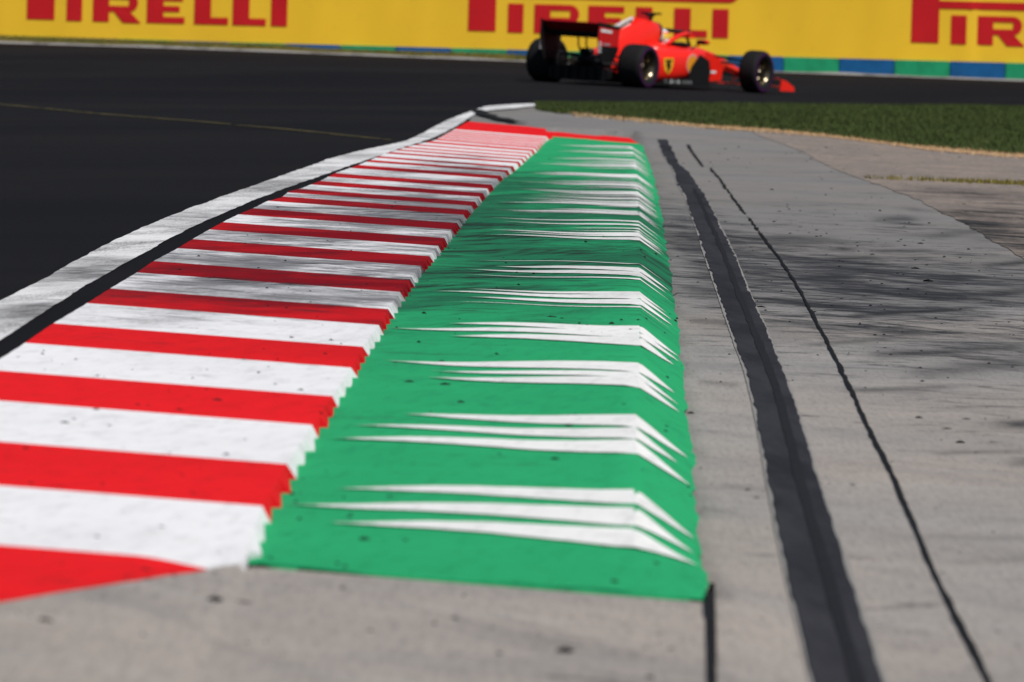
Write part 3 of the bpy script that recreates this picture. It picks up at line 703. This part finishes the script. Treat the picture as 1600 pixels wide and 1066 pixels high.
# lettering, in photo pixels of the barrier plane: x from the left edge of the P, y down
def rect(x0, y0, x1, y1): return [(x0, y0), (x1, y0), (x1, y1), (x0, y1)]
def bowl(cx0, cx1, y0, y1, t, tb):      # closed right-hand bowl as quads
    q = []; rO = (y1-y0)/2; rI = rO-tb; cyy = (y0+y1)/2; xo = cx1-rO
    q.append(rect(cx0, y0, xo, y0+tb)); q.append(rect(cx0, y1-tb, xo, y1))
    tt = np.linspace(-math.pi/2, math.pi/2, 13)
    for a, b in zip(tt[:-1], tt[1:]):
        ri = rI; rix = max(rO-t, .5)
        q.append([(xo+rix*math.cos(a), cyy+ri*math.sin(a)), (xo+rO*math.cos(a), cyy+rO*math.sin(a)), (xo+rO*math.cos(b), cyy+rO*math.sin(b)), (xo+rix*math.cos(b), cyy+ri*math.sin(b))])
    return q
def word():
    T, B = 6, 51; q = []
    q.append(rect(0, -42, 43, 50))
    q += bowl(43, 424, -42, -4, 13, 12)
    q.append(rect(62, T, 86, B))                       # I
    q.append(rect(103, T, 128, B)); q += bowl(128, 173, T, 35, 20, 9); q.append([(135, 34), (160, 34), (178, B+1), (150, B+1)])   # R
    q.append(rect(187, T, 213, B)); q += [rect(213, T, 243, T+10), rect(213, 24, 238, 33), rect(213, B-10, 246, B)]               # E
    q.append(rect(261, T, 287, B)); q.append(rect(287, B-11, 314, B))
    q.append(rect(321, T, 347, B)); q.append(rect(347, B-11, 373, B))
    q.append(rect(381, T, 406, B))
    return q
for ox in (42, 730.5, 1422):
    P = []; fc = []
    for poly in word():
        # split wide quads so that they follow the folds
        (x0, y0), (x1, _), (x2, y2), (x3, _) = poly; nseg = max(1, int(abs(max(p[0] for p in poly)-min(p[0] for p in poly))/8))
        for s_ in range(nseg):
            b = len(P)
            for (A, Bq, t) in ((poly[0], poly[1], s_/nseg), (poly[0], poly[1], (s_+1)/nseg), (poly[3], poly[2], (s_+1)/nseg), (poly[3], poly[2], s_/nseg)):
                px = A[0]+(Bq[0]-A[0])*t; py = A[1]+(Bq[1]-A[1])*t
                x = (ox+px-812)/SB; z = zb(py)
                P.append((x, DBAR-.066+fold(x, z)-.006, z))
            fc.append((b, b+1, b+2, b+3))
    child(mesh_obj('lettering', P, fc, M['letter'], bar))

# ------------------------------------------------------------------ racing car
HEAD = math.radians(30.7)
hr = hit(995, 137.5, Zt)
def groundpt(x, y): return Vector((x, y, float(Zt(x, y))))
fw = Vector((math.sin(HEAD), math.cos(HEAD), 0)); lf = Vector((-math.cos(HEAD), math.sin(HEAD), 0))
o2 = Vector((hr[0], hr[1], 0)) + lf*.80                     # rear axle centre on the ground
pr, pl_, pf = (groundpt(*(o2+lf*s_*.8+fw*q).xy) for s_, q in ((-1, 0), (1, 0), (-1, 3.62)))
Xa = (pf-pr).normalized(); Ya = (pl_-pr); Za = Xa.cross(Ya).normalized(); Ya = Za.cross(Xa)
org = (pr+pl_)/2
car = empty('racing_car'); car.matrix_world = Matrix(((Xa.x, Ya.x, Za.x, org.x), (Xa.y, Ya.y, Za.y, org.y), (Xa.z, Ya.z, Za.z, org.z), (0, 0, 0, 1)))
tag(car, 'red single-seat racing car with open wheels driving away along the far track', 'racing car')
print('car at', org, 'scale', FPX/org.y)
def loft(name, secs, mat, parent, exp=2.6, n=24, caps=True, smooth=True):
    """secs: (x, yc, zc, half width, half height)"""
    P = []; fc = []
    for x, yc, zc, hw, hh in secs:
        for i in range(n):
            t = 2*math.pi*i/n; c, s_ = math.cos(t), math.sin(t)
            P.append((x, yc+hw*math.copysign(abs(c)**(2/exp), c), zc+hh*math.copysign(abs(s_)**(2/exp), s_)))
    for r in range(len(secs)-1):
        for i in range(n): j = (i+1) % n; fc.append((r*n+i, r*n+j, (r+1)*n+j, (r+1)*n+i))
    if caps: fc.append(tuple(range(n))); fc.append(tuple(range((len(secs)-1)*n, len(secs)*n)))
    o = mesh_obj(name, P, fc, mat, parent, smooth)
    return o
def plate(name, pts, axis, c, th, mats, parent, side=None):
    """polygon in the plane normal to axis ('y' or 'z') at coordinate c, thickness th"""
    n = len(pts); P = []
    for s_ in (-.5, .5):
        for a, b in pts: P.append((a, c+s_*th, b) if axis == 'y' else ((a, b, c+s_*th) if axis == 'z' else (c+s_*th, a, b)))
    fc = [tuple(range(n))[::-1], tuple(range(n, 2*n))] + [(i, (i+1) % n, n+(i+1) % n, n+i) for i in range(n)]
    mi = None
    if side: mi = [side[0], side[1]]+[side[2]]*n
    return mesh_obj(name, P, fc, mats, parent, False, mi)
def tube(name, pts, r, mat, parent, n=8):
    pts = [Vector(p) for p in pts]; P = []; fc = []
    for i, p in enumerate(pts):
        d = (pts[min(i+1, len(pts)-1)]-pts[max(i-1, 0)]).normalized(); a = d.cross(Vector((0, 0, 1)))
        if a.length < .1: a = d.cross(Vector((0, 1, 0)))
        a.normalize(); b = a.cross(d); rr = r[i] if isinstance(r, (list, tuple)) else r
        for k_ in range(n): t = 2*math.pi*k_/n; P.append(p+a*rr*math.cos(t)+b*rr*math.sin(t))
    for i in range(len(pts)-1):
        for k_ in range(n): j = (k_+1) % n; fc.append((i*n+k_, i*n+j, (i+1)*n+j, (i+1)*n+k_))
    fc += [tuple(range(n)), tuple(range((len(pts)-1)*n, len(pts)*n))]
    return mesh_obj(name, P, fc, mat, parent, True)
def lathe(name, prof, mat, parent, n=40):      # profile (y, r) around the local Y axis
    P = [(r*math.cos(2*math.pi*i/n), y, r*math.sin(2*math.pi*i/n)) for y, r in prof for i in range(n)]
    fc = [(k_*n+i, k_*n+(i+1) % n, (k_+1)*n+(i+1) % n, (k_+1)*n+i) for k_ in range(len(prof)-1) for i in range(n)]
    return mesh_obj(name, P, fc, mat, parent, True)
# wheels
def wheel(x, y, wd, rad):
    w_ = bpy.data.objects.new('wheel', None); COL.objects.link(w_); w_.parent = car; w_.location = (x, y, rad-.004); w_.empty_display_size = .1
    sgn = -1 if y < 0 else 1; h = wd/2; rr = .20
    prof = [(-h*.72, rr), (-h*.92, rr+.02), (-h, .27), (-h*.97, rad-.035), (-h*.86, rad-.010), (-h*.6, rad), (h*.6, rad), (h*.86, rad-.010), (h*.97, rad-.035), (h, .27), (h*.92, rr+.02), (h*.72, rr)]
    lathe('tyre', prof, M['tyre'], w_)
    a = sgn*(h+.002); b = sgn*(h*.985+.002)
    lathe('sidewall_stripe', [(a, .268), (a, .288), (b, .300)], M['purple'], w_)
    # rim: dished barrel, spokes and nut
    P = lathe('rim', [(sgn*h*.80, .205), (sgn*h*.78, .190), (sgn*h*.2, .178), (-sgn*h*.4, .17), (-sgn*h*.45, .03)], M['rim'], w_)
    for k_ in range(10):
        t = 2*math.pi*k_/10; c, s_ = math.cos(t), math.sin(t); y0 = sgn*h*.15
        pts = [(.03*c, y0+sgn*.03, .03*s_), (.10*c, y0+sgn*.02, .10*s_), (.185*c, y0, .185*s_)]
        tube('spoke', pts, [.014, .010, .012], M['hub'], P, 5)
    lathe('wheel_nut', [(sgn*(h*.15+.07), .001), (sgn*(h*.15+.07), .03), (sgn*h*.15, .045)], M['rim'], P, 12)
    return w_
for x, y, wd in ((0, -.80, .405), (0, .80, .405), (3.62, -.85, .305), (3.62, .85, .305)): wheel(x, y, wd, .333)
# bodywork
loft('chassis', [(4.78,0,.24,.05,.03),(4.7,0,.26,.085,.055),(4.4,0,.31,.10,.075),(4.0,0,.38,.13,.11),(3.6,0,.43,.17,.15),(3.2,0,.45,.21,.19),(2.8,0,.44,.25,.22),(2.5,0,.42,.30,.26),(2.1,0,.42,.34,.28),(1.7,0,.42,.34,.29),(1.4,0,.40,.30,.28)], M['car_red'], car, 3)
eng = loft('engine_cover', [(1.86,0,.84,.10,.13),(1.80,0,.82,.13,.19),(1.6,0,.76,.16,.27),(1.3,0,.69,.18,.33),(1.0,0,.61,.19,.33),(.7,0,.55,.18,.31),(.45,0,.48,.13,.22),(.22,0,.40,.07,.12)], M['car_red'], car, 2.6)
fin = plate('fin', [(1.78,.93),(1.50,1.045),(1.15,1.07),(.42,.86),(.36,.60),(.5,.45),(1.7,.5)], 'y', 0, .03, M['car_red'], eng)
for k_, (m_, a) in enumerate((('w', 0), ('dgreen', .035), ('w', .085), ('grey', .12))):
    plate('stripe', [(1.12-a,1.066-a),(.40+a,.855-a),(.40+a,.81-a),(1.14-a,1.02-a)], 'y', 0, .036+.001*k_, M[m_], fin)
# air intake and roll structure
loft('air_intake', [(1.99,0,.90,.05,.06),(1.94,0,.86,.09,.13),(1.865,0,.84,.108,.165)], M['carbon'], car, 2.4)
loft('headrest', [(1.86,0,.66,.20,.07),(1.95,0,.66,.20,.075),(2.05,0,.655,.17,.06)], M['carbon'], car, 3)
for sg in (-1, 1): loft('headrest_pad', [(1.80,sg*.20,.71,.02,.04),(1.90,sg*.20,.71,.03,.05),(2.0,sg*.20,.70,.02,.03)], M['w'], car)
tc = loft('camera_pod', [(1.78,0,1.11,.03,.025),(1.70,0,1.115,.045,.035),(1.58,0,1.11,.03,.02)], M['carbon'], car)
tube('camera_stalk', [(1.70,0,.95),(1.70,0,1.11)], .03, M['carbon'], tc)
plate('camera_wing', [(1.76,-.15),(1.66,-.16),(1.66,.16),(1.76,.15)], 'z', 1.135, .03, M['carbon'], tc)
# cockpit rim
rim = [(2.05+.0,.24,.685),(2.3,.25,.69),(2.55,.20,.675),(2.68,0,.665),(2.55,-.20,.675),(2.3,-.25,.69),(2.05,-.24,.685),(1.9,-.15,.69)]
tube('cockpit_rim', rim, .035, M['carbon'], car)
plate('cockpit_well', [(1.95,-.2),(2.3,-.23),(2.55,-.18),(2.64,0),(2.55,.18),(2.3,.23),(1.95,.2)], 'z', .69, .012, M['carbon'], car)
# halo
hal = tube('halo', [(1.80,.27,.70),(1.85,.27,.78),(2.05,.27,.85),(2.35,.25,.885),(2.6,.18,.89),(2.76,.07,.88),(2.80,0,.875),(2.76,-.07,.88),(2.6,-.18,.885),(2.45,-.22,.88)], .032, M['carbon'], car, 10)
tube('halo_arm', [(2.84,-.02,.87),(2.62,-.17,.865),(2.42,-.225,.855),(2.15,-.26,.81),(1.90,-.27,.74),(1.80,-.27,.68)], [.045,.045,.04,.036,.034,.03], M['car_red'], hal, 10)
tube('halo_pylon', [(2.82,0,.87),(2.90,0,.76),(3.02,0,.60)], [.035,.022,.03], M['carbon'], hal)
plate('halo_fairing', [(2.72,.86),(3.0,.84),(3.06,.80),(2.9,.79),(2.72,.81)], 'y', 0, .10, M['car_red'], hal)
for sg in (-1, 1):
    mr = loft('mirror', [(2.40,sg*.52,.735,.085,.035),(2.47,sg*.52,.74,.10,.042),(2.55,sg*.52,.735,.07,.028)], M['car_red'], car, 3)
    plate('mirror_glass', [(sg*.44,.71),(sg*.60,.71),(sg*.60,.765),(sg*.44,.765)], 'x', 2.395, .006, M['visor'], mr)
    tube('mirror_stalk', [(2.45,sg*.30,.60),(2.47,sg*.45,.72)], .012, M['carbon'], mr)
# sidepods
for sg in (-1, 1):
    pod = loft('sidepod', [(2.02,sg*.52,.44,.20,.17),(1.95,sg*.52,.42,.235,.20),(1.7,sg*.50,.38,.26,.24),(1.3,sg*.46,.35,.27,.25),(.95,sg*.40,.33,.25,.24),(.6,sg*.31,.31,.20,.21),(.35,sg*.22,.28,.12,.13),(.22,sg*.19,.26,.06,.07)], M['car_red'], car, 3.2)
    loft('pod_inlet', [(2.035,sg*.53,.47,.15,.10),(2.0,sg*.53,.47,.16,.11)], M['carbon'], pod, 3)
    # emblems sit on the side skin
    def skin(x): return sg*np.interp(x, [.6,.95,1.3,1.7,1.95], [.51,.65,.73,.76,.755])
    def decal(name, pts, mat, off):
        P = [(a, skin(a)+sg*off, b) for a, b in pts]; return mesh_obj(name, P, [tuple(range(len(P)))], mat, pod)
    cxs = 1.12
    sh = [(cxs+sg*0+dx, z) for dx, z in ((-.11,.47),(.11,.475),(.10,.36),(.07,.28),(0,.23),(-.07,.28),(-.10,.36))]
    decal('shield_emblem', sh, M['yel'], .004)
    decal('emblem_mark', [(cxs+dx, z) for dx, z in ((-.07,.445),(.075,.45),(.07,.42),(.02,.41),(.05,.37),(.045,.31),(.0,.26),(-.03,.27),(-.02,.33),(-.055,.35),(-.04,.40),(-.07,.42))], M['carbon'], .007)
    cc = 1.74
    decal('emblem_ring', [(cc+.17*math.cos(t), .40+.16*math.sin(t)) for t in np.linspace(0, 2*math.pi, 25)[:-1]], M['ring'], .004)
    decal('round_emblem', [(cc+.15*math.cos(t), .395+.135*math.sin(t)) for t in np.linspace(0, 2*math.pi, 25)[:-1]], M['orange'], .007)
    for i in range(3): decal('emblem_ray', [(cc-.09+.07*i, .29), (cc-.07+.07*i, .29), (cc-.06+.06*i, .47), (cc-.07+.06*i, .47)], M['yel'], .009)
# floor with white markings along its edge
fl = plate('floor', [(-.15,-.62),(.45,-.62),(.6,-.80),(2.3,-.80),(2.6,-.55),(2.9,-.3),(2.9,.3),(2.6,.55),(2.3,.80),(.6,.80),(.45,.62),(-.15,.62)], 'z', .075, .035, M['carbon'], car)
plate('floor_edge', [(.75,.07),(2.15,.07),(2.15,.17),(1.9,.19),(.75,.15)], 'y', -.795, .012, M['carbon'], fl)
xx = .84
for wd_, shp in ((.05,'Z'),(.03,'.'),(.07,'O'),(.06,'N'),(.06,'O'),(.03,'.'),(.06,'U'),(.06,'A'),(.05,'C')):
    z0, z1 = .095, .145; x0, x1 = xx, xx+wd_
    if shp == 'O': qs = [[(x0,z0),(x0+.015,z0),(x0+.015,z1),(x0,z1)], [(x1-.015,z0),(x1,z0),(x1,z1),(x1-.015,z1)], [(x0,z0),(x1,z0),(x1,z0+.012),(x0,z0+.012)], [(x0,z1-.012),(x1,z1-.012),(x1,z1),(x0,z1)]]
    elif shp == '.': qs = [[(x0,z0),(x0+.02,z0),(x0+.02,z0+.02),(x0,z0+.02)]]
    elif shp == 'Z': qs = [[(x0,z1-.012),(x1,z1-.012),(x1,z1),(x0,z1)], [(x0,z0),(x0+.015,z0),(x1,z1-.012),(x1-.015,z1-.012)]]
    else: qs = [[(x0,z0),(x0+.014,z0),(x0+.014,z1),(x0,z1)], [(x1-.014,z0),(x1,z0),(x1,z1),(x1-.014,z1)], [(x0+.014,z0+.018),(x1-.014,z0+.018),(x1-.014,z0+.03),(x0+.014,z0+.03)]]
    P = []; fc = []
    for q in qs: b = len(P); P += [(a, -.804, z) for a, z in q]; fc.append((b, b+1, b+2, b+3))
    mesh_obj('white_lettering', P, fc, M['grey'] if shp != 'O' else M['w'], fl); xx = x1+.045
# barge boards
for sg in (-1, 1):
    bb = plate('barge_board', [(1.58,.09),(2.22,.09),(2.26,.30),(2.20,.46),(1.92,.55),(1.68,.36)], 'y', sg*.79, .02, M['carbon'], car)
    for i in range(3): plate('vane', [(1.9+.2*i,.10),(2.02+.2*i,.10),(2.06+.2*i,.48),(1.96+.2*i,.52)], 'y', sg*(.66-.07*i), .012, M['carbon'], bb)
    tv = plate('turning_vane', [(2.66,.14),(3.24,.16),(3.28,.34),(3.14,.50),(2.72,.60),(2.64,.4)], 'y', sg*.44, .015, M['car_red'], car)
    P = [(a, sg*.452, z) for a, z in ((2.82,.27),(3.06,.27),(3.06,.305),(2.82,.305))]; mesh_obj('white_lettering', P, [(0,1,2,3)], M['w'], tv)
# front wing
fwg = plate('front_wing', [(4.40,-.93),(4.60,-.93),(4.82,-.35),(4.85,0),(4.82,.35),(4.60,.93),(4.40,.93),(4.55,.3),(4.6,0),(4.55,-.3)], 'z', .11, .02, M['car_red'], car)
for i in range(3):
    for sg in (-1, 1): plate('flap', [(4.30-.07*i,sg*.93),(4.38-.07*i,sg*.93),(4.58-.07*i,sg*.32),(4.50-.07*i,sg*.30)], 'z', .15+.045*i, .014, M['car_red'] if i == 2 else M['carbon'], fwg)
for sg in (-1, 1):
    plate('endplate', [(4.22,.05),(4.68,.05),(4.64,.12),(4.42,.20),(4.25,.23)], 'y', sg*.97, .018, M['car_red'], fwg)
    tube('nose_pylon', [(4.62,sg*.08,.25),(4.66,sg*.12,.12)], .018, M['w'], fwg)
# rear wing
rw = plate('rear_wing', [(-.28,-.49),(-.28,.49),(-.52,.49),(-.52,-.49)], 'z', .745, .03, M['carbon'], car)
def foil(name, x0, z0, x1, z1, th, mat, hy=.49):
    nx, nz = -(z1-z0), (x1-x0); L = math.hypot(nx, nz); nx, nz = nx/L*th, nz/L*th
    xm, zm = (x0+x1)/2+nx*.4, (z0+z1)/2+nz*.4
    return plate(name, [(x0,z0),(xm-nx,zm-nz),(x1,z1),(x1+nx,z1+nz),(xm+nx,zm+nz),(x0+nx,z0+nz)], 'y', 0, hy*2, mat, rw)
foil('main_plane', -.25, .73, -.56, .80, .02, M['carbon'])
foil('upper_flap', -.52, .81, -.72, .95, .014, M['car_shaded_red'])
for sg in (-1, 1):
    ep = plate('endplate', [(-.12,.90),(-.75,.955),(-.76,.70),(-.70,.50),(-.62,.36),(-.30,.36),(-.16,.52)], 'y', sg*.505, .018, [M['car_red'], M['carbon']], rw, (0 if sg < 0 else 1, 1 if sg < 0 else 0, 1)); ep.data.materials[0] = M['car_mid_red']
    for i in range(4): plate('louvre', [(-.735,.66-.045*i),(-.66,.66-.045*i),(-.66,.64-.045*i),(-.735,.64-.045*i)], 'y', sg*.512, .012, M['w'], ep)
    for pts_ in ([(-.12,.905),(-.755,.96),(-.755,.895),(-.12,.855)], [(-.14,.60),(-.74,.60),(-.70,.49),(-.62,.35),(-.30,.35),(-.15,.52)]):
        plate('endplate_panel', pts_, 'y', sg*.507, .020, M['carbon'], ep)
    P = [(a, sg*.519, z) for a, z in ((-.70,.86),(-.36,.835),(-.36,.80),(-.70,.815))]; mesh_obj('white_lettering', P, [(0,1,2,3)], M['w'], ep)
    P = [(a, sg*.516, z) for a, z in ((-.60,.64),(-.40,.64),(-.40,.615),(-.60,.615))]; mesh_obj('white_lettering', P, [(0,1,2,3)], M['grey'], ep)
    tube('wing_pylon', [(-.20,sg*.07,.40),(-.34,sg*.07,.60),(-.36,sg*.07,.75)], .014, M['carbon'], rw)
# gearbox, crash structure, diffuser
loft('gearbox', [(.3,0,.30,.22,.16),(0,0,.33,.17,.14),(-.3,0,.35,.10,.09),(-.62,0,.36,.06,.05)], M['carbon'], car)
tube('exhaust', [(-.05,0,.50),(-.32,0,.50)], .055, M['carbon'], car, 12)
plate('rain_light', [(-.04,.30),(.04,.30),(.04,.40),(-.04,.40)], 'x', -.63, .02, M['visor'], car)
df = loft('diffuser', [(.5,0,.10,.50,.03),(.1,0,.13,.52,.06),(-.30,0,.17,.52,.11),(-.42,0,.17,.52,.11)], M['carbon'], car, 5, smooth=False)
for i in range(-3, 4): plate('strake', [(-.15,.07),(-.46,.07),(-.46,.26),(-.15,.2)], 'y', i*.15, .012, M['carbon'], df)
# suspension and brake ducts
for sg in (-1, 1):
    for a, b in (((.30,.18,.28),(.02,.62,.24)),((-.25,.12,.30),(-.02,.62,.24)),((.35,.16,.44),(.02,.62,.46)),((-.25,.12,.42),(-.02,.62,.46)),((.05,.15,.33),(.0,.62,.33))):
        tube('suspension_arm', [(a[0],sg*a[1],a[2]),(b[0],sg*b[1],b[2])], .018, M['carbon'], car)
    loft('brake_duct', [(.16,sg*.60,.34,.05,.13),(0,sg*.60,.34,.06,.17),(-.16,sg*.60,.34,.05,.13)], M['carbon'], car)
    for a, b in (((3.95,.12,.36),(3.65,.70,.24)),((3.25,.20,.30),(3.58,.70,.24)),((3.95,.13,.50),(3.65,.70,.48)),((3.30,.20,.54),(3.58,.70,.48)),((3.75,.14,.45),(3.7,.70,.40))):
        tube('suspension_arm', [(a[0],sg*a[1],a[2]),(b[0],sg*b[1],b[2])], .018, M['carbon'], car)
    loft('brake_duct', [(3.78,sg*.68,.34,.04,.12),(3.62,sg*.68,.34,.05,.16),(3.46,sg*.68,.34,.04,.12)], M['carbon'], car)
plate('pitot_probe', [(3.28,.60),(3.26,.78),(3.245,.78),(3.25,.60)], 'y', 0, .012, M['car_red'], car)
# ------------------------------------------------------------------ driver
drv = empty('person'); drv.matrix_world = car.matrix_world.copy()
tag(drv, 'driver in a white and yellow helmet sitting in the red car under the halo', 'person')
def skinned(name, joints, edges, mat, parent):
    me = bpy.data.meshes.new(name); me.from_pydata([j[0] for j in joints], edges, []); me.materials.append(mat)
    o = bpy.data.objects.new(name, me); COL.objects.link(o); o.parent = parent
    md = o.modifiers.new('skin', 'SKIN'); 
    if not me.skin_vertices: me.attributes.new
    for i, j in enumerate(joints): me.skin_vertices[0].data[i].radius = (j[1], j[1])
    me.skin_vertices[0].data[0].use_root = True
    o.modifiers.new('sub', 'SUBSURF').levels = 1; return o
# torso reclined in the tub, arms reaching the wheel: one closed loft each would break the body, so a skin modifier grows it from joints
try:
    J = [((2.05,0,.22),.13),((2.00,0,.36),.13),((1.98,0,.50),.14),((1.99,0,.60),.07),((2.02,0,.68),.055),
         ((2.00,.17,.54),.06),((2.20,.22,.44),.045),((2.42,.12,.50),.035),((2.00,-.17,.54),.06),((2.20,-.22,.44),.045),((2.42,-.12,.50),.035),
         ((2.45,.1,.26),.08),((2.85,.1,.36),.06),((2.45,-.1,.26),.08),((2.85,-.1,.36),.06)]
    E = [(0,1),(1,2),(2,3),(3,4),(2,5),(5,6),(6,7),(2,8),(8,9),(9,10),(0,11),(11,12),(0,13),(13,14)]
    bm = bmesh.new(); sl_ = bm.verts.layers.skin.verify()
    vs = []
    for p, r in J: v = bm.verts.new(p); v[sl_].radius = (r, r); vs.append(v)
    vs[0][sl_].use_root = True
    for a, b in E: bm.edges.new((vs[a], vs[b]))
    me = bpy.data.meshes.new('body'); bm.to_mesh(me); bm.free(); me.materials.append(M['suit'])
    o = bpy.data.objects.new('body', me); COL.objects.link(o); o.parent = drv
    o.modifiers.new('skin', 'SKIN'); o.modifiers.new('sub', 'SUBSURF').levels = 1
except Exception as e: print('skin failed', e)
P = []; fc = []; n = 24; m_ = 14; mi = []
for j in range(m_+1):
    ph = math.pi*j/m_
    for i in range(n):
        t = 2*math.pi*i/n; P.append((2.07+.135*math.sin(ph)*math.cos(t)+.012*math.sin(ph)*(math.cos(t) > 0), .118*math.sin(ph)*math.sin(t),   .785+.125*math.cos(ph)))
for j in range(m_):
    for i in range(n):
        fc.append((j*n+i, j*n+(i+1) % n, (j+1)*n+(i+1) % n, (j+1)*n+i))
        t = 2*math.pi*(i+.5)/n; z = math.cos(math.pi*(j+.5)/m_); c = math.cos(t)
        if -.1 < z < .38 and c > .55: mi.append(2)
        elif -.8 < z < .5 and c > -.75: mi.append(1)
        elif .42 < z < .6: mi.append(3)
        else: mi.append(0)
hm = mesh_obj('helmet', P, fc, [M['w'], simple('helmet_yellow', (.9, .62, .08), .3, .5, var=.05), M['visor'], M['car_red']], drv, True, mi)
